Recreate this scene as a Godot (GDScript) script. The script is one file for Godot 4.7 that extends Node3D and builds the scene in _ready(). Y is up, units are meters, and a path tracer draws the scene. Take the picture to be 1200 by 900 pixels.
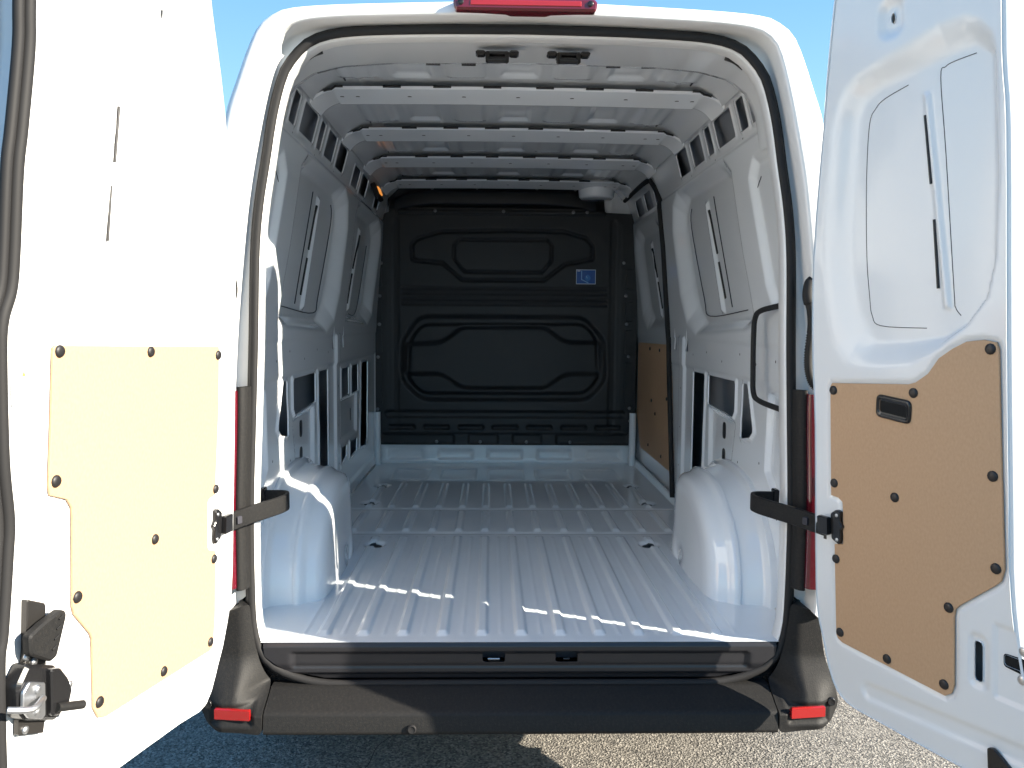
extends Node3D
# Open-backed white delivery van seen from behind. Metres, y up, rear opening at z = 0, the van points to -z.

const FLOOR := 0.56
var paint: StandardMaterial3D
var paint_in: StandardMaterial3D
var primer: StandardMaterial3D
var sealant: StandardMaterial3D
var floor_mat: StandardMaterial3D
var board: StandardMaterial3D
var plug: StandardMaterial3D
var plastic: StandardMaterial3D
var gloss_black: StandardMaterial3D
var rubber: StandardMaterial3D
var bulk_mat: StandardMaterial3D
var red: StandardMaterial3D
var red_bright: StandardMaterial3D
var zinc: StandardMaterial3D
var dark_metal: StandardMaterial3D
var seam_mat: StandardMaterial3D
var van: Node3D
var used := {}

# ------------------------------------------------------------------ mesh collector
class Shell:
	var p := PackedVector3Array()
	var n := PackedVector3Array()
	var uv := PackedVector2Array()
	var ix := PackedInt32Array()

	func tri(a: Vector3, b: Vector3, c: Vector3) -> void:   # clockwise front
		var m := (c - a).cross(b - a)
		if m.length_squared() < 1e-18:
			return
		m = m.normalized()
		var k := p.size()
		p.append_array([a, b, c])
		n.append_array([m, m, m])
		uv.append_array([Vector2(a.x, a.y), Vector2(b.x, b.y), Vector2(c.x, c.y)])
		ix.append_array([k, k + 1, k + 2])

	func quad(a: Vector3, b: Vector3, c: Vector3, d: Vector3) -> void:   # a b c d round the face, clockwise from the front
		tri(a, b, c)
		tri(a, c, d)

	# rows of points; smooth normals; normal = d(row) x d(column)
	func patch(rows: Array, close_row := false, close_col := false) -> void:
		var nr := rows.size()
		var nc: int = rows[0].size()
		var base := p.size()
		for i in nr:
			var r: PackedVector3Array = rows[i]
			var ia := i - 1
			var ib := i + 1
			if close_row:
				ia = (i - 1 + nr) % nr
				ib = (i + 1) % nr
			else:
				ia = maxi(ia, 0)
				ib = mini(ib, nr - 1)
			var ra: PackedVector3Array = rows[ia]
			var rb: PackedVector3Array = rows[ib]
			for j in nc:
				var ja := j - 1
				var jb := j + 1
				if close_col:
					ja = (j - 1 + nc) % nc
					jb = (j + 1) % nc
				else:
					ja = maxi(ja, 0)
					jb = mini(jb, nc - 1)
				var a := rb[j] - ra[j]
				var b := r[jb] - r[ja]
				var m := a.cross(b)
				if m.length_squared() < 1e-18:
					m = (rb[jb] - ra[jb]).cross(b)
				if m.length_squared() < 1e-18:
					m = a.cross(rb[jb] - rb[ja])
				if m.length_squared() < 1e-18:
					m = a.cross(ra[jb] - ra[ja])
				p.append(r[j])
				n.append(m.normalized() if m.length_squared() > 1e-18 else Vector3.UP)
				uv.append(Vector2(float(i) / nr, float(j) / nc))
		var er := nr if close_row else nr - 1
		var ec := nc if close_col else nc - 1
		for i in er:
			var i2 := (i + 1) % nr
			for j in ec:
				var j2 := (j + 1) % nc
				var q00 := base + i * nc + j
				var q01 := base + i * nc + j2
				var q10 := base + i2 * nc + j
				var q11 := base + i2 * nc + j2
				ix.append_array([q00, q01, q10, q10, q01, q11])

	func tube(path: PackedVector3Array, rad: float, sides := 10, closed := false, squash := Vector2.ONE, up := Vector3.ZERO) -> void:
		var rows := []
		var m := path.size()
		var side := Vector3.ZERO
		for i in m:
			var a := path[(i - 1 + m) % m] if closed else path[maxi(i - 1, 0)]
			var b := path[(i + 1) % m] if closed else path[mini(i + 1, m - 1)]
			var t := (b - a).normalized()
			var s: Vector3
			if up != Vector3.ZERO:
				s = t.cross(up).normalized()
			elif side == Vector3.ZERO:
				s = t.cross(Vector3(0.31, 0.87, 0.2)).normalized()
			else:
				s = (side - t * side.dot(t)).normalized()
			side = s
			var w := s.cross(t).normalized()
			var r := PackedVector3Array()
			for k in sides:
				var ang := TAU * k / sides
				r.append(path[i] + (s * cos(ang) * squash.x + w * sin(ang) * squash.y) * rad)
			rows.append(r)
		patch(rows, closed, true)
		if not closed:
			for e in [0, m - 1]:
				var r: PackedVector3Array = rows[e]
				for k in sides:
					if e == 0:
						tri(path[e], r[(k + 1) % sides], r[k])
					else:
						tri(path[e], r[k], r[(k + 1) % sides])

	# bevelled block
	func block(size: Vector3, xf := Transform3D.IDENTITY, bev := 0.004) -> void:
		var h := size / 2
		bev = minf(bev, minf(h.x, minf(h.y, h.z)) * 0.9)
		var out := []
		for y in [-1, 1]:
			for inner in ([1, 0] if y < 0 else [0, 1]):
				var hx := h.x - (bev if inner else 0.0)
				var hz := h.z - (bev if inner else 0.0)
				var yy: float = y * (h.y - (0.0 if inner else bev))
				out.append([Vector3(-hx, yy, -hz), Vector3(hx, yy, -hz), Vector3(hx, yy, hz), Vector3(-hx, yy, hz)])
		for i in 3:
			for j in 4:
				var k := (j + 1) % 4
				quad(xf * out[i][j], xf * out[i + 1][j], xf * out[i + 1][k], xf * out[i][k])
		quad(xf * out[0][0], xf * out[0][1], xf * out[0][2], xf * out[0][3])
		quad(xf * out[3][3], xf * out[3][2], xf * out[3][1], xf * out[3][0])

	# surface of revolution: prof = (radius, along), axis = xf.basis.y
	func lathe(prof: Array, xf: Transform3D, sides := 16) -> void:
		var rows := []
		for k in sides:
			var a := TAU * k / sides
			var r := PackedVector3Array()
			for q in prof:
				r.append(xf * Vector3(q.x * cos(a), q.y, -q.x * sin(a)))
			rows.append(r)
		patch(rows, true, false)

	# flat outline given thickness: z 0 .. -t in xf's axes, front at z = 0, bevelled rim
	func plate(poly: PackedVector2Array, t: float, xf: Transform3D, bev := 0.0015) -> void:
		var pl := poly
		if Geometry2D.is_polygon_clockwise(pl):
			pl = pl.duplicate()
			pl.reverse()
		var m := pl.size()
		var inn := PackedVector2Array()
		for i in m:
			var a := pl[(i - 1 + m) % m]
			var b := pl[i]
			var c := pl[(i + 1) % m]
			var d := ((b - a).normalized() + (c - b).normalized()).normalized()
			inn.append(b + Vector2(-d.y, d.x) * bev)
		var big := PackedVector2Array()
		for e in inn:
			big.append(e * 200.0)
		var ids := Geometry2D.triangulate_polygon(big)
		if ids.is_empty():
			inn = pl
			big = PackedVector2Array()
			for e in pl:
				big.append(e * 200.0)
			ids = Geometry2D.triangulate_polygon(big)
		for i in range(0, ids.size(), 3):
			var a := inn[ids[i]]
			var b := inn[ids[i + 1]]
			var c := inn[ids[i + 2]]
			if (b - a).cross(c - a) > 0:
				var s := b
				b = c
				c = s
			var k := p.size()
			tri(xf * Vector3(a.x, a.y, 0), xf * Vector3(b.x, b.y, 0), xf * Vector3(c.x, c.y, 0))
			if p.size() > k:
				uv[k] = a
				uv[k + 1] = b
				uv[k + 2] = c
		for i in m:
			var j := (i + 1) % m
			var a0 := xf * Vector3(inn[i].x, inn[i].y, 0)
			var b0 := xf * Vector3(inn[j].x, inn[j].y, 0)
			var a1 := xf * Vector3(pl[i].x, pl[i].y, -bev)
			var b1 := xf * Vector3(pl[j].x, pl[j].y, -bev)
			var a2 := xf * Vector3(pl[i].x, pl[i].y, -t)
			var b2 := xf * Vector3(pl[j].x, pl[j].y, -t)
			quad(a0, b0, b1, a1)
			quad(a1, b1, b2, a2)

	func mesh() -> ArrayMesh:
		var arr := []
		arr.resize(Mesh.ARRAY_MAX)
		arr[Mesh.ARRAY_VERTEX] = p
		arr[Mesh.ARRAY_NORMAL] = n
		arr[Mesh.ARRAY_TEX_UV] = uv
		arr[Mesh.ARRAY_INDEX] = ix
		var am := ArrayMesh.new()
		am.add_surface_from_arrays(Mesh.PRIMITIVE_TRIANGLES, arr)
		return am

# ------------------------------------------------------------------ pressed sheet: a height field with true cut-outs
class Sheet:
	var u0: float
	var v0: float
	var du: float
	var dv: float
	var nu: int
	var nv: int
	var h := PackedFloat32Array()
	var m := PackedFloat32Array()

	func _init(a0: float, a1: float, b0: float, b1: float, cu: float, cv: float) -> void:
		nu = int(ceil((a1 - a0) / cu)) + 1
		nv = int(ceil((b1 - b0) / cv)) + 1
		u0 = a0
		v0 = b0
		du = (a1 - a0) / (nu - 1)
		dv = (b1 - b0) / (nv - 1)
		h.resize(nu * nv)
		m.resize(nu * nv)
		m.fill(9.0)

	static func sd(x: float, y: float, q: PackedVector2Array) -> float:
		var c := q.size()
		var best := 1e9
		var sgn := 1.0
		var j := c - 1
		for i in c:
			var ax := q[i].x
			var ay := q[i].y
			var bx := q[j].x
			var by := q[j].y
			var ex := bx - ax
			var ey := by - ay
			var wx := x - ax
			var wy := y - ay
			var t := clampf((wx * ex + wy * ey) / (ex * ex + ey * ey), 0.0, 1.0)
			var dx := wx - ex * t
			var dy := wy - ey * t
			var d := dx * dx + dy * dy
			if d < best:
				best = d
			var c1 := y >= ay
			var c2 := y < by
			var c3 := ex * wy > ey * wx
			if (c1 and c2 and c3) or (not c1 and not c2 and not c3):
				sgn = -sgn
			j = i
		return sgn * sqrt(best)

	func span(q: PackedVector2Array, pad: float) -> Array:
		var lo := q[0]
		var hi := q[0]
		for e in q:
			lo = lo.min(e)
			hi = hi.max(e)
		return [maxi(0, int(floor((lo.x - pad - u0) / du))), mini(nu - 1, int(ceil((hi.x + pad - u0) / du))), maxi(0, int(floor((lo.y - pad - v0) / dv))), mini(nv - 1, int(ceil((hi.y + pad - v0) / dv)))]

	static func inset(q: PackedVector2Array, r: float) -> PackedVector2Array:
		if r <= 0:
			return q
		var o := Geometry2D.offset_polygon(q, -r, Geometry2D.JOIN_MITER)
		return o[0] if o.size() else q

	# press the outline in by depth, over a soft edge of that width lying inside it
	func press(q: PackedVector2Array, depth: float, soft: float, r := 0.0) -> void:
		var qi := inset(q, r)
		var rr := r if qi != q else 0.0
		var s := span(q, 0.0)
		for j in range(s[2], s[3] + 1):
			for i in range(s[0], s[1] + 1):
				var d := sd(u0 + i * du, v0 + j * dv, qi) - rr
				if d < 0:
					h[j * nu + i] += depth * smoothstep(0.0, soft, -d)

	# slope between an outer and an inner outline
	func bowl(q: PackedVector2Array, inner: PackedVector2Array, depth: float, tight := 0.0) -> void:
		var s := span(q, 0.0)
		for j in range(s[2], s[3] + 1):
			for i in range(s[0], s[1] + 1):
				var x := u0 + i * du
				var y := v0 + j * dv
				var a := -sd(x, y, q)
				if a <= 0:
					continue
				var b := maxf(0.0, sd(x, y, inner))
				h[j * nu + i] += depth * smoothstep(0.0, 1.0 - tight, a / (a + b + 1e-5))

	func line(a: Vector2, b: Vector2, width: float, depth: float) -> void:   # a rounded bead
		var s := span(PackedVector2Array([a, b]), width)
		var e := b - a
		for j in range(s[2], s[3] + 1):
			for i in range(s[0], s[1] + 1):
				var w := Vector2(u0 + i * du, v0 + j * dv) - a
				var d := (w - e * clampf(w.dot(e) / e.length_squared(), 0, 1)).length()
				if d < width:
					h[j * nu + i] += depth * smoothstep(width, width * 0.4, d)

	func cut(q: PackedVector2Array, r := 0.0, keep_inside := false) -> void:
		var qi := inset(q, r)
		var rr := r if qi != q else 0.0
		var s := span(q, maxf(du, dv) * 3.0)
		if keep_inside:
			s = [0, nu - 1, 0, nv - 1]
		for j in range(s[2], s[3] + 1):
			for i in range(s[0], s[1] + 1):
				var d := sd(u0 + i * du, v0 + j * dv, qi) - rr
				var k := j * nu + i
				m[k] = minf(m[k], -d if keep_inside else d)

	func hole(c: Vector2, r: float, ry := -1.0) -> void:
		if ry < 0:
			ry = r
		var s := span(PackedVector2Array([c]), maxf(r, ry) + 3 * maxf(du, dv))
		for j in range(s[2], s[3] + 1):
			for i in range(s[0], s[1] + 1):
				var w := Vector2(u0 + i * du, v0 + j * dv) - c
				var d := (Vector2(w.x / r, w.y / ry).length() - 1.0) * minf(r, ry)
				var k := j * nu + i
				m[k] = minf(m[k], d)

	# at: (u, v, height) -> point. turn: the sheet shows its other side. lip: depth of the cut edges
	func build(st: Shell, at: Callable, turn := false, lip := 0.003) -> void:
		var pos := PackedVector3Array()
		pos.resize(nu * nv)
		for j in nv:
			for i in nu:
				var k := j * nu + i
				pos[k] = at.call(u0 + i * du, v0 + j * dv, h[k])
		var base := st.p.size()
		st.p.append_array(pos)
		var flip := -1.0 if turn else 1.0
		var nor := PackedVector3Array()
		nor.resize(nu * nv)
		var uvs := PackedVector2Array()
		uvs.resize(nu * nv)
		for j in nv:
			for i in nu:
				var a := pos[j * nu + mini(i + 1, nu - 1)] - pos[j * nu + maxi(i - 1, 0)]
				var b := pos[mini(j + 1, nv - 1) * nu + i] - pos[maxi(j - 1, 0) * nu + i]
				nor[j * nu + i] = a.cross(b).normalized() * flip
				uvs[j * nu + i] = Vector2(u0 + i * du, v0 + j * dv)
		st.n.append_array(nor)
		st.uv.append_array(uvs)
		for j in nv - 1:
			for i in nu - 1:
				var k00 := j * nu + i
				var k10 := k00 + 1
				var k01 := k00 + nu
				var k11 := k01 + 1
				var worst := minf(minf(m[k00], m[k10]), minf(m[k01], m[k11]))
				if worst >= 0:
					if turn:
						st.ix.append_array([base + k00, base + k10, base + k01, base + k10, base + k11, base + k01])
					else:
						st.ix.append_array([base + k00, base + k01, base + k10, base + k10, base + k01, base + k11])
				elif maxf(maxf(m[k00], m[k10]), maxf(m[k01], m[k11])) > 0:
					clip(st, base, [k00, k01, k10], turn, lip)
					clip(st, base, [k10, k01, k11], turn, lip)

	func clip(st: Shell, base: int, t: Array, turn: bool, lip: float) -> void:
		var out := []      # [vertex, on the cut]
		for e in 3:
			var a: int = t[e]
			var b: int = t[(e + 1) % 3]
			if m[a] >= 0:
				out.append([base + a, false])
			if (m[a] >= 0) != (m[b] >= 0):
				var f := m[a] / (m[a] - m[b])
				var k := st.p.size()
				st.p.append(st.p[base + a].lerp(st.p[base + b], f))
				st.n.append(st.n[base + a].lerp(st.n[base + b], f).normalized())
				st.uv.append(st.uv[base + a].lerp(st.uv[base + b], f))
				out.append([k, true])
		if out.size() < 3:
			return
		for i in range(1, out.size() - 1):
			if turn:
				st.ix.append_array([out[0][0], out[i + 1][0], out[i][0]])
			else:
				st.ix.append_array([out[0][0], out[i][0], out[i + 1][0]])
		if lip <= 0:
			return
		for i in out.size():
			var j := (i + 1) % out.size()
			if out[i][1] and out[j][1]:
				var a := st.p[out[i][0]]
				var b := st.p[out[j][0]]
				var d := st.n[out[i][0]] * lip
				if turn:
					st.quad(b, a, a - d, b - d)
				else:
					st.quad(a, b, b - d, a - d)

# ------------------------------------------------------------------ small helpers
func pv(a: Array) -> PackedVector2Array:
	var o := PackedVector2Array()
	for i in range(0, a.size(), 2):
		o.append(Vector2(a[i], a[i + 1]))
	return o

func rect(x0: float, y0: float, x1: float, y1: float) -> PackedVector2Array:
	return pv([x0, y0, x1, y0, x1, y1, x0, y1])

# rounded corners of a polygon
func rounded(q: PackedVector2Array, r: float, steps := 4) -> PackedVector2Array:
	var o := PackedVector2Array()
	var c := q.size()
	for i in c:
		var a := q[(i - 1 + c) % c]
		var b := q[i]
		var d := q[(i + 1) % c]
		var k := minf(r, minf((a - b).length(), (d - b).length()) * 0.45)
		var s := b + (a - b).normalized() * k
		var e := b + (d - b).normalized() * k
		for n in steps + 1:
			var t := float(n) / steps
			o.append(s.lerp(b, t).lerp(b.lerp(e, t), t))
	return o

func smooth2(q: PackedVector2Array, per := 5, closed := false) -> PackedVector2Array:
	var o := PackedVector2Array()
	var c := q.size()
	for i in (c if closed else c - 1):
		var p0 := q[(i - 1 + c) % c] if closed else q[maxi(i - 1, 0)]
		var p1 := q[i]
		var p2 := q[(i + 1) % c]
		var p3 := q[(i + 2) % c] if closed else q[mini(i + 2, c - 1)]
		for k in per:
			o.append(p1.cubic_interpolate(p2, p0, p3, float(k) / per))
	if not closed:
		o.append(q[c - 1])
	return o

func smooth3(q: Array, per := 6) -> PackedVector3Array:
	var o := PackedVector3Array()
	var c := q.size()
	for i in c - 1:
		var p1: Vector3 = q[i]
		for k in per:
			o.append(p1.cubic_interpolate(q[i + 1], q[maxi(i - 1, 0)], q[mini(i + 2, c - 1)], float(k) / per))
	o.append(q[c - 1])
	return o

func mirrored(half: PackedVector2Array) -> PackedVector2Array:   # right half from the bottom middle up to the top middle
	var o := half.duplicate()
	for i in range(half.size() - 2, 0, -1):
		o.append(Vector2(-half[i].x, half[i].y))
	return o

# where a ray from the middle meets a closed outline
func reach(q: PackedVector2Array, c: Vector2, a: float) -> Vector2:
	var d := Vector2(cos(a), sin(a))
	var best := 0.0
	var n := q.size()
	for i in n:
		var s := q[i] - c
		var e := q[(i + 1) % n] - q[i]
		var den := d.cross(e)
		if absf(den) < 1e-12:
			continue
		var t := s.cross(e) / den
		var k := s.cross(d) / den
		if k >= -1e-6 and k <= 1.000001 and t > best:
			best = t
	return c + d * best

func ring(q: PackedVector2Array, count: int, a0 := -PI / 2, a1 := 1.5 * PI) -> PackedVector2Array:
	var o := PackedVector2Array()
	for i in count:
		o.append(reach(q, Vector2(0, 1.4), lerpf(a0, a1, float(i) / (count - 1))))
	return o

func grow(q: PackedVector2Array, by: float) -> PackedVector2Array:
	var o := PackedVector2Array()
	var c := q.size()
	var cw := -1.0 if Geometry2D.is_polygon_clockwise(q) else 1.0
	for i in c:
		var d := (q[(i + 1) % c] - q[(i - 1 + c) % c]).normalized()
		o.append(q[i] + Vector2(d.y, -d.x) * by * cw)
	return o

func lift(q: PackedVector2Array, z: float) -> PackedVector3Array:
	var o := PackedVector3Array()
	for e in q:
		o.append(Vector3(e.x, e.y, z))
	return o

func obj(called: String, st: Shell, m: Material, parent: Node, label := "") -> MeshInstance3D:
	var o := MeshInstance3D.new()
	o.mesh = st.mesh()
	o.mesh.surface_set_material(0, m)
	put(o, called, parent, label)
	return o

func put(o: Node3D, called: String, parent: Node, label := "") -> void:
	var key := str(parent.get_instance_id()) + called
	var k: int = used.get(key, 0)
	used[key] = k + 1
	o.name = called if k == 0 else "%s_%03d" % [called, k]
	parent.add_child(o, true)
	if label:
		o.set_meta("label", label)

func again(src: MeshInstance3D, parent: Node, xf: Transform3D, called: String) -> MeshInstance3D:
	var o := MeshInstance3D.new()
	o.mesh = src.mesh
	o.transform = xf
	put(o, called, parent)
	return o

func frame(o: Vector3, x: Vector3, y: Vector3) -> Transform3D:
	return Transform3D(Basis(x, y, x.cross(y)), o)

func mat(c: Color, rough: float, metal := 0.0, coat := 0.0) -> StandardMaterial3D:
	var m := StandardMaterial3D.new()
	m.albedo_color = c.linear_to_srgb()
	m.roughness = rough
	m.metallic = metal
	if coat > 0:
		m.clearcoat_enabled = true
		m.clearcoat = coat
		m.clearcoat_roughness = 0.06
	return m

func noise_tex(kind: int, freq: float, size: int, ramp: Array, seed_no: int, octaves := 3, bump := 0.0, stones := false) -> NoiseTexture2D:
	var f := FastNoiseLite.new()
	f.noise_type = kind
	f.frequency = freq
	f.seed = seed_no
	f.fractal_octaves = octaves
	if stones:
		f.cellular_return_type = FastNoiseLite.RETURN_CELL_VALUE
		f.fractal_type = FastNoiseLite.FRACTAL_NONE
	var t := NoiseTexture2D.new()
	t.width = size
	t.height = size
	t.seamless = true
	t.noise = f
	if bump > 0:
		t.as_normal_map = true
		t.bump_strength = bump
	elif ramp.size():
		var g := Gradient.new()
		var offs := PackedFloat32Array()
		var cols := PackedColorArray()
		for i in ramp.size():
			offs.append(float(i) / (ramp.size() - 1))
			cols.append((ramp[i] as Color).linear_to_srgb())
		g.offsets = offs
		g.colors = cols
		t.color_ramp = g
	return t

# ------------------------------------------------------------------ shapes of the van
func opening() -> PackedVector2Array:
	return mirrored(smooth2(pv([0, .437, .45, .437, .60, .439, .712, .469, .773, .515, .80, .59, .807, .70, .807, .96, .797, 1.218, .787, 1.467, .779, 1.72, .766, 1.86, .744, 1.99, .722, 2.12, .694, 2.223, .668, 2.269, .627, 2.312, .59, 2.330, .54, 2.342, .455, 2.350, .26, 2.357, 0, 2.360]), 4))

func outline() -> PackedVector2Array:
	return mirrored(smooth2(pv([0, .41, .76, .41, .84, .44, .868, .52, .90, .68, .93, .85, .94, 1.2, .922, 1.6, .89, 1.9, .857, 2.10, .822, 2.205, .787, 2.298, .757, 2.354, .712, 2.387, .65, 2.405, .45, 2.418, 0, 2.434]), 4))

func wall_x(y: float) -> float:
	if y < 1.45:
		return 0.88
	if y < 2.2:
		return lerpf(0.88, 0.822, smoothstep(1.3, 2.35, y))
	return lerpf(0.8328, 0.768, (y - 2.2) / 0.24)

func _ready() -> void:
	# ---------------- camera, sky, sun, exposure
	var cam := Camera3D.new()
	cam.name = "camera"
	cam.position = Vector3(-0.0975, 1.528, 2.46)
	cam.rotation = Vector3(deg_to_rad(-4.28), deg_to_rad(-1.45), deg_to_rad(0.45))
	cam.fov = 2.0 * rad_to_deg(atan(450.0 / 963.0))
	cam.far = 2000
	cam.near = 0.05
	add_child(cam)
	cam.current = true
	var we := WorldEnvironment.new()
	we.name = "environment"
	var env := Environment.new()
	env.background_mode = Environment.BG_SKY
	var sm := ProceduralSkyMaterial.new()
	sm.sky_top_color = Color(.245, .465, .685)
	sm.sky_horizon_color = Color(.68, .85, .90)
	sm.sky_curve = 0.18
	sm.ground_bottom_color = Color(.35, .34, .33)
	sm.ground_horizon_color = Color(.6, .63, .64)
	sm.sun_angle_max = 10
	sm.sky_energy_multiplier = 0.8
	var sky := Sky.new()
	sky.sky_material = sm
	env.sky = sky
	env.tonemap_mode = Environment.TONE_MAPPER_LINEAR
	env.tonemap_exposure = 3.5
	env.sdfgi_enabled = true
	env.ssao_enabled = true
	env.ssil_enabled = true
	we.environment = env
	add_child(we)
	var sun := DirectionalLight3D.new()
	sun.name = "sun"
	sun.light_energy = 1.5
	sun.light_color = Color(1, .96, .89)
	sun.light_angular_distance = 0.5
	sun.shadow_enabled = true
	var el := deg_to_rad(24.0)
	var to_sun := Vector3(cos(el) * .915, sin(el), cos(el) * .404)
	add_child(sun)
	sun.look_at_from_position(Vector3.ZERO, -to_sun, Vector3.UP)

	materials()
	setting()
	van = Node3D.new()
	put(van, "delivery_van", self, "white delivery van with both rear doors swung open and an empty load bay")
	van.set_meta("category", "van")
	body_shell()
	rear_frame()
	cargo_floor()
	side_walls()
	ceiling()
	bulkhead()
	wheel_arches()
	sill_and_bumper()
	rear_door(1)
	rear_door(-1)
	small_fittings()
	wheels()

func materials() -> void:
	paint = mat(Color(.74, .745, .745), 0.38, 0, 0.7)
	paint.clearcoat_roughness = 0.1
	paint_in = mat(Color(.82, .845, .87), 0.2, 0, 1.0)
	paint_in.clearcoat_roughness = 0.03
	primer = mat(Color(.20, .215, .24), 0.6)
	sealant = mat(Color(.58, .58, .57), .6)
	floor_mat = mat(Color(.78, .82, .86), 0.2, 0, 1.0)
	floor_mat.clearcoat_roughness = 0.03
	var rt := noise_tex(FastNoiseLite.TYPE_SIMPLEX_SMOOTH, 0.012, 512, [Color(.3, .3, .3), Color(.55, .55, .55), Color(1, 1, 1)], 31, 5)
	floor_mat.roughness = .5
	floor_mat.roughness_texture = rt
	floor_mat.uv1_triplanar = true
	floor_mat.uv1_scale = Vector3(1.6, 1.6, .8)
	board = mat(Color(1, 1, 1), 0.62)
	var fib := noise_tex(FastNoiseLite.TYPE_SIMPLEX_SMOOTH, 0.05, 512, [Color(.445, .278, .158), Color(.475, .300, .174), Color(.490, .312, .184), Color(.515, .332, .200)], 4, 6)
	board.albedo_texture = fib
	board.uv1_scale = Vector3(5, 3, 1)
	plug = mat(Color(.012, .011, .012), 0.5)
	plastic = mat(Color(.014, .014, .0145), 0.6)
	plastic.metallic_specular = 0.35
	plastic.albedo_color = Color.WHITE
	plastic.albedo_texture = noise_tex(FastNoiseLite.TYPE_SIMPLEX_SMOOTH, 0.02, 512, [Color(.010, .010, .0105), Color(.013, .013, .0135), Color(.016, .0155, .015), Color(.030, .028, .025)], 17, 6)
	plastic.normal_enabled = true
	plastic.normal_texture = noise_tex(FastNoiseLite.TYPE_SIMPLEX_SMOOTH, 0.09, 256, [], 7, 2, 3.0)
	plastic.normal_scale = 0.35
	plastic.uv1_triplanar = true
	plastic.uv1_scale = Vector3.ONE * 9
	gloss_black = mat(Color(.012, .012, .013), 0.25)
	rubber = mat(Color(.020, .0195, .020), 0.65)
	rubber.metallic_specular = 0.35
	bulk_mat = mat(Color(.0105, .011, .0125), 0.5)
	red = mat(Color(.10, .003, .010), 0.15, 0, 1.0)
	red_bright = mat(Color(.27, .008, .008), 0.2, 0, 1.0)
	zinc = mat(Color(.55, .56, .58), 0.45, 1.0)
	dark_metal = mat(Color(.05, .047, .045), 0.35, 0.6)
	seam_mat = mat(Color(.03, .03, .04), 0.7)

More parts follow.
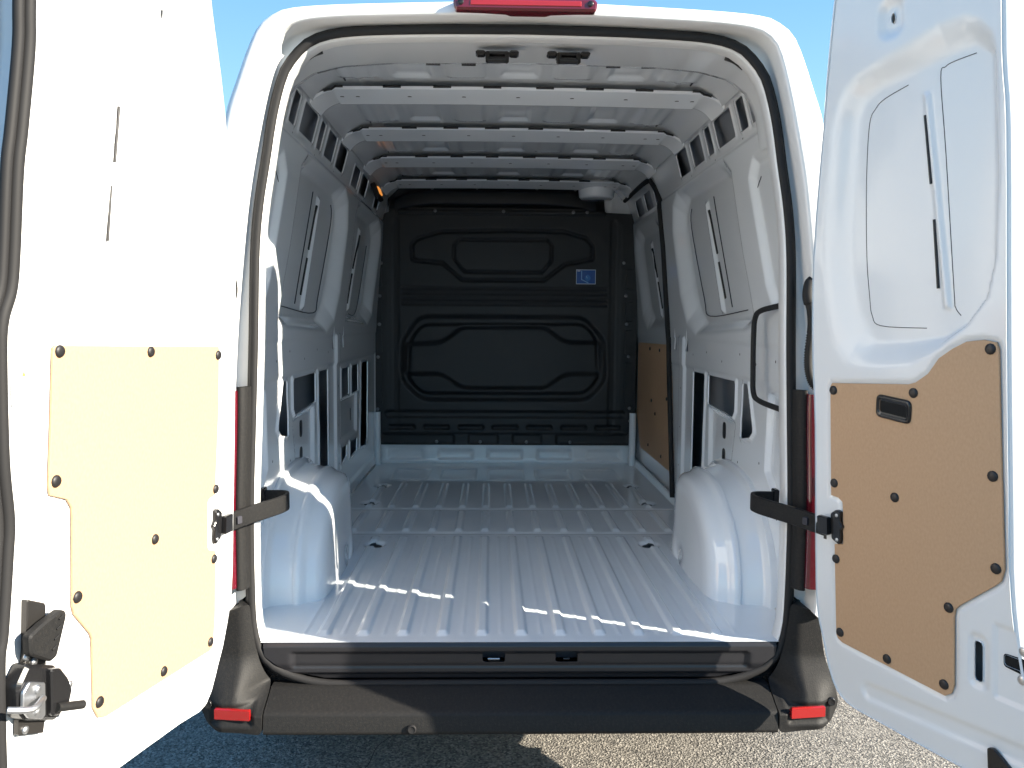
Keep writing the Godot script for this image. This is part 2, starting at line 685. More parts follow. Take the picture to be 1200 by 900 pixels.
# ------------------------------------------------------------------ ground and what lies beyond
func setting() -> void:
	var g := MeshInstance3D.new()
	var st := Shell.new()
	var rows := []
	var xs := [-400.0, -120.0, -40.0, -14.0, -8.0, -4.0, -2.0, 0.0, 2.0, 4.0, 8.0, 14.0, 40.0, 120.0, 400.0]
	for z in xs:
		var r := PackedVector3Array()
		for x in xs:
			r.append(Vector3(x, 0, z))
		rows.append(r)
	st.patch(rows)
	for i in st.n.size():
		st.n[i] = Vector3.UP
	var am := StandardMaterial3D.new()
	am.albedo_texture = noise_tex(FastNoiseLite.TYPE_CELLULAR, 0.15, 1024, [Color(.065, .06, .054), Color(.115, .105, .092), Color(.155, .142, .124), Color(.19, .174, .151), Color(.235, .216, .187), Color(.33, .305, .268)], 21, 1, 0.0, true)
	am.normal_enabled = true
	am.normal_texture = noise_tex(FastNoiseLite.TYPE_CELLULAR, 0.125, 1024, [], 21, 2, 6.0)
	am.uv1_triplanar = true
	am.uv1_world_triplanar = true
	am.uv1_scale = Vector3.ONE * 0.9
	am.roughness = 0.93
	g = obj("ground", st, am, self)
	g.set_meta("kind", "structure")
	var cr := Shell.new()
	var cps := []
	var crng := RandomNumberGenerator.new()
	crng.seed = 11
	for k in 14:
		cps.append(Vector3(-.30 - .11 * k * .35 + crng.randf_range(-.02, .02), -.0027, -.95 + .11 * k + crng.randf_range(-.02, .02)))
	cr.tube(smooth3(cps, 4), .0035, 5, false, Vector2(1, 1))
	obj("crack", cr, mat(Color(.01, .01, .01), 1.0), g)

	var gr := Shell.new()
	var grng := RandomNumberGenerator.new()
	grng.seed = 77
	for k in 260:
		var c := Vector3(grng.randf_range(-2.2, 2.6), 0, grng.randf_range(-1.2, 1.6))
		var q := grng.randf_range(.002, .006)
		var t0 := grng.randf() * TAU
		var ring3 := PackedVector3Array()
		for j in 5:
			ring3.append(c + Vector3(cos(t0 + j * TAU / 5), 0, -sin(t0 + j * TAU / 5)) * q * grng.randf_range(.7, 1.2) + Vector3(0, .0005, 0))
		var tip := c + Vector3(grng.randf_range(-.3, .3) * q, q * .9, 0)
		for j in 5:
			gr.tri(ring3[j], tip, ring3[(j + 1) % 5])
	var grit := obj("loose_grit", gr, mat(Color(.26, .24, .21), .9), self, "loose pale grit scattered over the asphalt around the van")
	grit.set_meta("category", "grit")
	grit.set_meta("kind", "stuff")

	# rising gravel, a grassy bank on it and a low building at the top, ahead to the left
	var s2 := Shell.new()
	s2.patch([PackedVector3Array([Vector3(-60, 0.01, -6), Vector3(-60, 0.01, -60)]), PackedVector3Array([Vector3(-10.5, 0.01, -6), Vector3(-10.5, 0.01, -60)])])
	rows = []
	for k in 9:
		var t := k / 8.0
		var r := PackedVector3Array()
		for j in 12:
			r.append(Vector3(-7.5 - 9 * t, 0.008 + 3.0 * smoothstep(0, 1, t) + .05 * sin(j * 2.3 + k), lerpf(-8, -40, j / 11.0)))
		rows.append(r)
	s2 = Shell.new()
	rows.reverse()
	s2.patch(rows)
	var gm := mat(Color(.20, .19, .175), 0.95)
	gm.albedo_texture = noise_tex(FastNoiseLite.TYPE_SIMPLEX_SMOOTH, 0.03, 256, [Color(.7, .7, .7), Color(1, 1, 1)], 3, 4)
	gm.uv1_triplanar = true
	gm.uv1_scale = Vector3.ONE * .5
	obj("gravel_slope", s2, gm, self).set_meta("kind", "structure")

	var s3 := Shell.new()
	rows = []
	for k in 7:
		var t := k / 6.0
		var r := PackedVector3Array()
		for j in 24:
			r.append(Vector3(-16.4 - 6 * t, 3.0 + .55 * smoothstep(0, 1, t) + .06 * sin(j * 1.7 + k * 2.0), lerpf(-8, -40, j / 23.0)))
		rows.append(r)
	rows.reverse()
	s3.patch(rows)
	var grass := mat(Color(.10, .19, .05), 0.9)
	obj("grass_bank", s3, grass, self).set_meta("kind", "structure")
	var gb := Shell.new()
	var rng := RandomNumberGenerator.new()
	rng.seed = 5
	for k in 1500:
		var t := rng.randf()
		var a := Vector3(-16.4 - 6 * t, 3.0 + .55 * smoothstep(0, 1, t) - .05, rng.randf_range(-40, -8))
		var d := Vector3(rng.randf_range(-.08, .08), rng.randf_range(.15, .3), rng.randf_range(-.08, .08))
		var w := Vector3(.0, 0, .035)
		gb.tri(a - w, a + d, a + w)
	var go := obj("grass", gb, grass, self, "short green grass growing on the bank beyond the van")
	go.set_meta("category", "grass")
	go.set_meta("kind", "stuff")

	var house := Node3D.new()
	put(house, "building", self, "low beige building with dark red trim on the grassy bank")
	house.set_meta("category", "building")
	house.position = Vector3(-24.5, 3.5, -24)
	var w1 := Shell.new()
	w1.block(Vector3(5, .55, 26), Transform3D(Basis.IDENTITY, Vector3(0, .62, 0)), .02)
	obj("wall", w1, mat(Color(.62, .55, .44), .8), house)
	var w2 := Shell.new()
	w2.block(Vector3(5.1, .36, 26.1), Transform3D(Basis.IDENTITY, Vector3(0, .165, 0)), .02)
	obj("plinth", w2, mat(Color(.11, .025, .025), .7), house)
	var w3 := Shell.new()
	w3.block(Vector3(5.6, .12, 26.6), Transform3D(Basis.IDENTITY, Vector3(0, .958, 0)), .02)
	obj("roof", w3, mat(Color(.5, .48, .45), .8), house)

# ------------------------------------------------------------------ outer body
func body_shell() -> void:
	var st := Shell.new()
	var q := ring(outline(), 121)
	var rows := []
	# z, growth, height factor over the floor line, width factor
	var secs := [[.022, .006, 1.0, 1.0], [0.0, .014, 1.0, 1.0], [-.1, .032, 1.0, 1.0], [-.25, .05, 1.0, 1.0], [-.45, .065, 1.0, 1.0], [-1.0, .075, 1.0, 1.0], [-2.0, .078, 1.0, 1.0], [-3.2, .075, 1.0, 1.0], [-3.7, .06, .98, .99], [-4.1, .03, .84, .97], [-4.5, .02, .55, .95], [-4.7, .02, .42, .94], [-5.1, .0, .36, .92], [-5.3, -.03, .28, .85]]
	for s in secs:
		var g := grow(q, s[1])
		g[g.size() - 1] = g[0]
		var r := PackedVector3Array()
		for e in g:
			var y: float = e.y
			if y > .45:
				y = .45 + (y - .45) * s[2]
			r.append(Vector3(e.x * s[3], y, s[0]))
		rows.append(r)
	st.patch(rows)
	var last: PackedVector3Array = rows[rows.size() - 1]
	for i in last.size() - 1:
		st.tri(Vector3(0, .6, -5.32), last[i + 1], last[i])
	obj("body_shell", st, paint, van)
	# the primed inside of the outer skin
	rows = []
	for s in [[.0, -.006], [-.1, .016], [-.25, .034], [-.45, .049], [-1.0, .059], [-2.0, .062], [-3.2, .059]]:
		var g := grow(q, s[1])
		g[g.size() - 1] = g[0]
		rows.append(lift(g, s[0]))
	st = Shell.new()
	st.patch(rows)
	obj("inner_skin", st, primer, van)

func rear_frame() -> void:
	# the channel round the opening that the doors close into
	var st := Shell.new()
	var low := -.70
	var o := ring(opening(), 181, low, PI - low)
	var s := ring(outline(), 181, low, PI - low)
	var rows := []
	var b := ring(mirrored(smooth2(pv([0, .424, .78, .424, .83, .47, .855, .56, .872, .70, .874, .96, .868, 1.22, .852, 1.47, .826, 1.70, .796, 1.93, .762, 2.10, .744, 2.18, .722, 2.263, .704, 2.312, .688, 2.333, .660, 2.352, .60, 2.366, .45, 2.377, 0, 2.392]), 4)), 181, low, PI - low)
	# parts between the body corner (1), the inner edge of the corner flange (0) and the seal (-1)
	for k in [[1.0, .022], [1.0, .048], [.97, .070], [.90, .081], [.75, .086], [.5, .089], [.15, .090], [.05, .088], [.0, .080], [-.03, .055], [-.06, .026], [-.12, .014], [-.4, .008], [-.8, .008], [-1.0, .012]]:
		var r := PackedVector3Array()
		for i in 181:
			var e: Vector2 = b[i].lerp(s[i] if k[0] > 0 else o[i], absf(k[0]))
			if k[0] >= 1.0:
				e += (s[i] - b[i]).normalized() * .004
			r.append(Vector3(e.x, e.y, k[1]))
		rows.append(r)
	st.patch(rows)
	obj("rear_frame", st, paint, van)
	# the black lower part below the seal
	o = ring(opening(), 61, PI - low, TAU + low)
	rows = []
	for k in [[.075, -.03], [.06, .0], [.03, .008], [0.0, .010]]:
		var r := PackedVector3Array()
		for e in o:
			r.append(Vector3(e.x * (1 + k[0] * .6), e.y - k[0] * 1.2, k[1]))
		rows.append(r)
	st = Shell.new()
	st.patch(rows)
	obj("lower_frame", st, gloss_black, van)
	# inner return from the seal to the walls, sides and top only
	var q := mirrored(pv([0, .3, .88, .3, .88, .56, .88, 1.0, .88, 1.45, .868, 1.7, .835, 2.05, .80, 2.22, .765, 2.29, .70, 2.335, .6, 2.36, .45, 2.372, 0, 2.38]))
	var a0 := -0.82
	var a1 := PI + 0.82
	var oi := ring(opening(), 141, a0, a1)
	var qi := ring(q, 141, a0, a1)
	rows = []
	for k in [[.0, .010, .014], [.0, .004, .02], [.0, -.005, .018], [.0, -.008, .008], [.0, -.009, -.03], [.12, -.006, -.045], [.55, 0., -.055], [1.0, 0., -.075]]:
		var r := PackedVector3Array()
		for i in 141:
			var e: Vector2 = oi[i].lerp(qi[i], k[0])
			e += (e - Vector2(0, 1.4)).normalized() * k[1]
			r.append(Vector3(e.x, e.y, k[2]))
		rows.append(r)
	st = Shell.new()
	st.patch(rows)
	obj("inner_return", st, paint, van)
	# header panel above the opening
	rows = []
	a0 = 0.72
	a1 = PI - 0.72
	var qa := ring(q, 81, a0, a1)
	for k in [[-.072, 0.0], [-.16, .004], [-.35, .012], [-.385, .018], [-.395, .05]]:
		var r := PackedVector3Array()
		for e in qa:
			var f: Vector2 = e
			f.y += k[1] * clampf((f.y - 2.1) * 4, 0, 1)
			r.append(Vector3(f.x, f.y, k[0]))
		rows.append(r)
	st = Shell.new()
	st.patch(rows)
	obj("header_panel", st, paint_in, van)
	# rubber seal round the opening
	var path := lift(grow(ring(opening(), 221), 0.008), 0.026)
	path.remove_at(path.size() - 1)
	st = Shell.new()
	st.tube(path, .0115, 10, true, Vector2(1.0, 1.1))
	var seal := obj("door_opening_seal", st, rubber, van, "black rubber seal around the rear opening")
	path = lift(grow(ring(opening(), 221), 0.019), 0.018)
	path.remove_at(path.size() - 1)
	st = Shell.new()
	st.tube(path, .0075, 8, true)
	obj("seal_lip", st, rubber, seal)

# ------------------------------------------------------------------ floor
func cargo_floor() -> void:
	var sh := Sheet.new(-.89, .89, -3.17, .03, .005, .014)
	for k in range(-7, 8):
		var x := k * .1225
		var wide := .02
		var segs := [[-.03, -1.20], [-1.30, -1.70], [-1.79, -2.42]]
		for s in segs:
			if absf(x) > .62 and s[0] > -1.25:
				continue
			if absf(x) > .75:
				continue
			sh.press(rect(x - wide, s[1], x + wide, s[0]), -.0085, .0085, .006)
	for k in range(-6, 6):
		sh.line(Vector2((k + .5) * .1225, -.04), Vector2((k + .5) * .1225, -1.19), .008, -.0018)
	for k in range(-2, 3):
		sh.press(rect(k * .3 - .12, -2.93, k * .3 + .12, -2.55), .004, .02, .02)
	sh.press(rect(-.86, -1.275, .86, -1.25), .004, .008)
	sh.press(rect(-.86, -1.765, .86, -1.735), .004, .01)
	var rings := []
	for c in [Vector2(.598, -1.07), Vector2(.745, -1.895), Vector2(.738, -2.36)]:
		for s in [-1, 1]:
			var e := Vector2(c.x * s, c.y)
			rings.append(e)
			sh.press(rect(e.x - .055, e.y - .055, e.x + .055, e.y + .055), .010, .03, .05)
			sh.hole(e, .030, .034)
	var st := Shell.new()
	sh.build(st, func(u, v, h): return Vector3(u, FLOOR - h, v), true, .004)
	var fl := obj("load_floor", st, floor_mat, van, "ribbed white load floor")
	for e in rings:
		st = Shell.new()
		var xf := Transform3D(Basis.IDENTITY, Vector3(e.x, FLOOR - .012, e.y))
		st.lathe([Vector2(.034, .0), Vector2(.032, -.03), Vector2(.0001, -.032)], xf, 16)
		obj("tie_down_cup", st, seam_mat, fl)
		st = Shell.new()
		st.tube(PackedVector3Array([Vector3(e.x - .03, FLOOR - .012, e.y), Vector3(e.x, FLOOR - .006, e.y), Vector3(e.x + .03, FLOOR - .012, e.y)]), .004, 8)
		obj("tie_down_bar", st, dark_metal, fl)

# ------------------------------------------------------------------ side walls
func side_walls() -> void:
	for side in [1, -1]:
		var sh := Sheet.new(-3.13, -.06, .56, 2.40, .009, .009)
		# deep window-shaped pressing behind the rear pillar
		sh.bowl(pv([-.53, 1.50, -1.44, 1.47, -1.62, 1.52, -1.74, 1.66, -1.83, 2.0, -1.80, 2.14, -1.70, 2.195, -.87, 2.195, -.76, 2.13, -.66, 1.8]), pv([-.74, 1.60, -1.38, 1.575, -1.46, 1.64, -1.63, 2.05, -1.60, 2.10, -.98, 2.10, -.9, 2.04]), .052, .35)
		sh.press(pv([-1.10, 1.57, -1.16, 1.57, -1.35, 2.09, -1.29, 2.09]), -.012, .022)
		sh.press(pv([-.12, 1.56, -.36, 1.58, -.42, 1.66, -.56, 2.06, -.5, 2.13, -.2, 2.13]), .02, .04, .03)
		# belt line, lower field
		sh.press(rect(-3.1, .62, -.06, 1.325), .006, .02, .03)
		# holes of the cant rail
		for e in [[-.36, -.49], [-.52, -.62], [-.68, -.92], [-.975, -1.07], [-1.13, -1.32], [-1.38, -1.585]]:
			sh.cut(rect(e[1], 2.235, e[0], 2.345), .012)
			sh.press(rect(e[1] - .012, 2.223, e[0] + .012, 2.357), -.004, .012, .02)
		# lower openings
		var tall := pv([-1.27, 1.30, -1.49, 1.30, -1.49, .82, -1.43, .78, -1.29, .84])
		var trap := pv([-.80, 1.30, -1.21, 1.30, -1.21, 1.17, -.83, 1.15, -.80, 1.18])
		var wedge := pv([-.64, 1.30, -.705, 1.30, -.72, 1.08, -.60, 1.10, -.56, 1.13])
		sh.press(grow2(pv([-.80, 1.14, -1.21, 1.16, -1.20, .86, -.86, .93]), .0), .014, .02, .02)
		for c in [tall, trap, wedge]:
			sh.press(grow2(c, .014), -.008, .014, .012)
			sh.cut(c, .014)
		sh.press(pv([-.1, 1.29, -.42, 1.29, -.44, 1.0, -.30, .9, -.1, .9]), .016, .016, .03)
		sh.cut(pv([-.17, 1.08, -.28, 1.08, -.30, 1.0, -.26, .95, -.16, .95]), .02)
		# pillar behind the second bay
		sh.press(rect(-1.79, .58, -1.66, 1.47), -.012, .02, .02)
		for s in [[1.39, 1.47, -1.60], [1.39, 1.47, -1.86]]:
			sh.cut(pv([s[2], s[0], s[2] - .06, s[0], s[2] - .03, s[1] + .04]), 0.0)
		if side < 0:
			sh.bowl(pv([-1.93, 1.52, -2.70, 1.50, -2.88, 1.56, -3.06, 2.05, -3.02, 2.15, -2.9, 2.19, -2.12, 2.19, -2.03, 2.1]), pv([-2.08, 1.61, -2.58, 1.59, -2.70, 1.66, -2.86, 2.04, -2.83, 2.10, -2.24, 2.10, -2.18, 2.04]), .052, .35)
			sh.press(pv([-2.22, 1.58, -2.28, 1.58, -2.50, 2.08, -2.44, 2.08]), -.012, .022)
			for e in [[-1.82, -2.01], [-2.07, -2.29], [-2.62, -2.8]]:
				sh.cut(rect(e[1], 2.225, e[0], 2.325), .012)
				sh.press(rect(e[1] - .012, 2.213, e[0] + .012, 2.337), -.004, .012, .02)
			var low := [pv([-1.84, 1.28, -2.06, 1.28, -2.06, 1.13, -1.84, 1.13]), pv([-2.15, 1.28, -2.38, 1.28, -2.38, 1.12, -2.15, 1.12]), pv([-2.50, 1.28, -2.76, 1.28, -2.72, .80, -2.66, .76, -2.44, .78]), pv([-1.78, .87, -1.98, .86, -1.98, .80, -1.78, .77]), pv([-2.09, .86, -2.33, .85, -2.31, .78, -2.09, .77])]
			sh.press(pv([-1.84, 1.12, -2.38, 1.12, -2.36, .88, -1.84, .88]), .014, .02, .02)
			for c in low:
				sh.press(grow2(c, .014), -.008, .014, .012)
				sh.cut(c, .012)
		else:
			# the sliding-door opening
			var ap := pv([-1.87, .60, -2.03, 1.35, -2.06, 1.7, -2.06, 1.95, -2.12, 2.2, -2.2, 2.31, -2.35, 2.345, -3.2, 2.345, -3.2, .60])
			sh.press(grow2(ap, .04), .012, .03)
			sh.cut(ap, .03)
			for s in [[-1.80, 1.265]]:
				sh.hole(Vector2(s[0], s[1]), .02, .03)
			sh.cut(rect(-1.80, 1.0, -1.77, 1.16), .012)
		var st := Shell.new()
		var sgn := float(side)
		sh.build(st, func(u, v, h): return Vector3(sgn * (wall_x(v) + h), v, u), side < 0, .006)
		var w := obj("side_wall", st, paint_in, van, "white pressed steel wall on the left of the load bay" if side < 0 else "white pressed steel wall on the right of the load bay")
		var ovals := [[-1.005, 1.075, .024], [-1.005, .962, .024]]
		if side < 0:
			ovals.append_array([[-1.88, 1.03, .018], [-1.88, .94, .018], [-2.22, 1.0, .015]])
		for e in ovals:
			var oy: float = e[1]
			st = Shell.new()
			var op := Vector3(sgn * (wall_x(oy) + height_at(sh, Vector2(e[0], oy)) - .0012), oy, e[0])
			st.plate(rounded(rect(-e[2], -.036, e[2], .036), e[2] * .95), .001, frame(op, Vector3(0, 0, sgn), Vector3.UP), .0003)
			obj("oval_hole", st, plug, w)
		var cuts := [[-1.095, 1.64, -1.17, 1.80], [-1.185, 1.84, -1.28, 2.04]]
		if side < 0:
			cuts.append_array([[-2.24, 1.63, -2.32, 1.80], [-2.335, 1.83, -2.44, 2.03]])
		for c in cuts:
			wall_slot(c, sh, sgn, 0.0, w)
		for e in [[-.14, 1.36], [-.34, 1.40], [-.55, 1.38], [-.75, 1.41], [-1.0, 1.37], [-1.25, 1.40], [-1.5, 1.38], [-1.72, 1.2], [-1.72, 1.0], [-1.73, .8], [-.2, 2.19], [-.62, 2.215], [-1.0, 2.21], [-1.4, 2.215], [-.76, .98], [-.5, 1.02], [-.3, .86]]:
			var hz: float = e[0]
			var hy: float = e[1]
			st = Shell.new()
			var hp := Vector3(sgn * (wall_x(hy) + height_at(sh, Vector2(hz, hy)) - .0006), hy, hz)
			st.lathe([Vector2(.0055, 0), Vector2(.004, -.0001), Vector2(.0001, -.0001)], frame(hp, Vector3(0, 0, 1), Vector3(-sgn, 0, 0)), 8)
			obj("fixing_hole", st, plug, w)
		# dark seams of the stiffener panels
		var seams := [[-.79, 1.585, -1.36, 1.565, -1.45, 1.65, -1.62, 2.0, -1.60, 2.09], [-1.0, 1.60, -1.2, 2.09], [-.34, 1.60, -.41, 1.67, -.52, 1.97, -.47, 2.05]]
		if side < 0:
			seams.append([-2.3, 1.57, -2.5, 1.57, -2.62, 1.68, -2.77, 2.0])
		for s in seams:
			var path := PackedVector3Array()
			for e in smooth2(pv(s), 5):
				path.append(Vector3(sgn * (wall_x(e.y) + (.0495 if e.x < -.6 else .0195)), e.y, e.x))
			st = Shell.new()
			st.tube(path, .0022, 6)
			obj("panel_seam", st, seam_mat, w)
		for k in [[.562, .004], [2.372, -.004]]:
			var sb := Shell.new()
			var bp := PackedVector3Array()
			for i in 40:
				bp.append(Vector3(sgn2(side) * (wall_x(k[0]) - .003), k[0] + .0015 * sin(i * 2.1), lerpf(-.12, -3.1 if side < 0 or k[1] < 0 else -1.8, i / 39.0)))
			sb.tube(bp, .006, 6, false, Vector2(1, .6))
			obj("sealant_bead", sb, sealant, van)
	sliding_door()

func sgn2(v: int) -> float:
	return float(v)

func wall_slot(c: Array, sh: Sheet, sgn: float, off: float, parent: Node) -> void:
	var path := PackedVector3Array()
	for k in 7:
		var e := Vector2(c[0], c[1]).lerp(Vector2(c[2], c[3]), k / 6.0)
		path.append(Vector3(sgn * (wall_x(e.y) + off + height_at(sh, e)), e.y, e.x))
	var st := Shell.new()
	st.tube(path, .007, 8)
	obj("slot", st, plug, parent)

func grow2(q: PackedVector2Array, by: float) -> PackedVector2Array:
	if by == 0.0:
		return q
	var o := Geometry2D.offset_polygon(q, by, Geometry2D.JOIN_MITER)
	return o[0]

func sliding_door() -> void:
	var sh := Sheet.new(-3.2, -1.82, .575, 2.38, .011, .011)
	sh.bowl(pv([-2.12, 1.50, -2.80, 1.48, -2.96, 1.56, -3.12, 2.02, -3.08, 2.13, -2.96, 2.16, -2.30, 2.16, -2.22, 2.08]), pv([-2.26, 1.58, -2.70, 1.57, -2.79, 1.64, -2.94, 2.03, -2.9, 2.07, -2.44, 2.07, -2.38, 2.0]), .035)
	sh.press(pv([-2.46, 1.56, -2.52, 1.56, -2.72, 2.04, -2.66, 2.04]), -.01, .02)
	for e in [[-2.22, -2.36], [-2.44, -2.64], [-2.72, -2.94]]:
		sh.cut(rect(e[1], 2.215, e[0], 2.315), .012)
	var st := Shell.new()
	sh.build(st, func(u, v, h): return Vector3(wall_x(v) + .028 + h, v, u), false, .004)
	var d := obj("sliding_door", st, paint_in, van, "closed sliding side door seen from inside, with a wood board")
	for c in [[-2.47, 1.62, -2.55, 1.78], [-2.565, 1.81, -2.65, 1.99]]:
		wall_slot(c, sh, 1.0, .028, d)
	st = Shell.new()
	var bd := rounded(pv([-1.98, .70, -2.98, .70, -3.12, .9, -3.12, 1.40, -2.14, 1.41, -2.06, 1.2]), .03)
	var bp := PackedVector2Array()
	for e in bd:
		bp.append(Vector2(-e.x, e.y))
	st.plate(bp, .004, Transform3D(Basis(Vector3(0, 0, -1), Vector3(0, 1, 0), Vector3(-1, 0, 0)), Vector3(.903, 0, 0)))
	obj("lining_board", st, board, d)
	for e in [[-2.12, 1.36], [-2.4, 1.37], [-2.7, 1.37], [-2.07, .95], [-2.5, .98], [-2.3, .75], [-2.7, .76], [-2.62, 1.05], [-2.18, 1.1]]:
		st = Shell.new()
		st.lathe(plug_profile(.011), frame(Vector3(.903, e[1], e[0]), Vector3(0, 0, 1), Vector3(-1, 0, 0)), 10)
		obj("plug", st, plug, d)
	var path := PackedVector3Array()
	for e in smooth2(pv([-1.865, .60, -2.03, 1.35, -2.06, 1.7, -2.06, 1.95, -2.12, 2.2, -2.21, 2.31, -2.36, 2.345, -3.1, 2.345]), 6):
		path.append(Vector3(wall_x(e.y) - .004, e.y, e.x + .004))
	st = Shell.new()
	st.tube(path, .014, 8)
	obj("door_seal", st, rubber, d)

# ------------------------------------------------------------------ ceiling
func arch_point(s: float, top: float, half: float, r: float) -> Vector2:
	# s: metres from the middle line along a flat run that turns down at the sides
	var flat := half - r
	var a := absf(s)
	var o: Vector2
	if a <= flat:
		o = Vector2(a, top + .006 * (1 - (a / flat) * (a / flat)))
	elif a <= flat + r * 1.4:
		var t := (a - flat) / r
		o = Vector2(flat + r * sin(minf(t, 1.25)), top - r * (1 - cos(minf(t, 1.25))))
		if t > 1.25:
			o += Vector2(cos(1.25), -sin(1.25)) * (t - 1.25) * r
	else:
		var t := a - flat - r * 1.4
		o = Vector2(flat + r * sin(1.25) + cos(1.25) * (.15 * r + t), top - r * (1 - cos(1.25)) - sin(1.25) * (.15 * r + t))
	return Vector2(o.x * signf(s), o.y)

func ceiling() -> void:
	var sh := Sheet.new(-.81, .81, -3.2, -.32, .012, .016)
	# shallow pads of the roof skin between the bows
	for bay in [[-.45, -.70], [-.93, -1.36], [-1.60, -2.02], [-2.26, -2.72]]:
		for k in range(-3, 4):
			sh.press(rect(k * .2 - .075, bay[1], k * .2 + .075, bay[0]), .010 * (1 if k % 2 == 0 else -1), .022, .01)
	sh.line(Vector2(-.60, -.36), Vector2(-.60, -3.1), .012, -.004)
	sh.line(Vector2(.60, -.36), Vector2(.60, -3.1), .012, -.004)
	var st := Shell.new()
	sh.build(st, func(u, v, h):
		var p := arch_point(u, 2.437 + h, .80, .15)
		return Vector3(p.x, p.y, v), false, 0.0)
	obj("roof_panel", st, paint_in, van, "white roof skin over the load bay")
	for bay in [[-.40, -.73], [-.89, -1.39], [-1.555, -2.045], [-2.215, -2.755]]:
		for s in [-1, 1]:
			var ss := Shell.new()
			ss.tube(PackedVector3Array([Vector3(s * .655, 2.4335, bay[0]), Vector3(s * .655, 2.4335, bay[1])]), .0032, 6)
			obj("roof_seam", ss, seam_mat, van)
	for b in [[-.735, -.885], [-1.395, -1.55], [-2.05, -2.21], [-2.76, -2.92]]:
		var zc: float = (b[0] + b[1]) / 2
		var w: float = (b[0] - b[1]) / 2
		var bs := Sheet.new(-.80, .80, -w, w, .006, .006)
		for i in bs.nu:
			for j in bs.nv:
				var v := bs.v0 + j * bs.dv
				bs.h[j * bs.nu + i] = .020 * smoothstep(w - .012, w - .001, -v) + .007 * smoothstep(w - .006, w - .001, v) + .014 * v / w
		st = Shell.new()
		var bow_at := func(u: float, v: float, h: float) -> Vector3:
			var p := arch_point(u, 2.392, .805, .12)
			p.y += h * (1.0 if absf(p.x) < .7 else .55)
			p.x += signf(p.x) * h * .8 * smoothstep(.66, .79, absf(p.x))
			return Vector3(p.x, p.y, v + zc)
		bs.build(st, bow_at, false, .003)
		var bow := obj("roof_bow", st, paint_in, van)
		for x in [-.68, -.62, -.42, -.21, 0.0, .21, .42, .62, .68]:
			st = Shell.new()
			st.lathe([Vector2(.0085, 0), Vector2(.0075, .0008), Vector2(.0001, .0008)], frame(bow_at.call(x, w * .05, height_at(bs, Vector2(x, w * .05))), Vector3(1, 0, 0), Vector3(0, -1, 0)), 10)
			obj("fixing_hole", st, plug, bow)
		for x in [-.48, -.29, -.10, .10, .29, .48]:
			st = Shell.new()
			st.tube(PackedVector3Array([bow_at.call(x - .034, w, .020), bow_at.call(x + .034, w, .020)]), .0050, 8)
			obj("slot", st, plug, bow)
		for x in [-.70, .70]:
			st = Shell.new()
			var cp := PackedVector3Array()
			for k in 6:
				cp.append(bow_at.call(signf(x) * (.665 + k * .013), w, .021))
			st.tube(cp, .0042, 8)
			obj("slot", st, plug, bow)
	# white housing in the front corner of the roof
	st = Shell.new()
	st.lathe([Vector2(.0001, -.07), Vector2(.10, -.07), Vector2(.115, -.055), Vector2(.12, 0), Vector2(.12, .05)], Transform3D(Basis.IDENTITY, Vector3(.58, 2.40, -2.95)), 24)
	obj("corner_housing", st, paint_in, van)

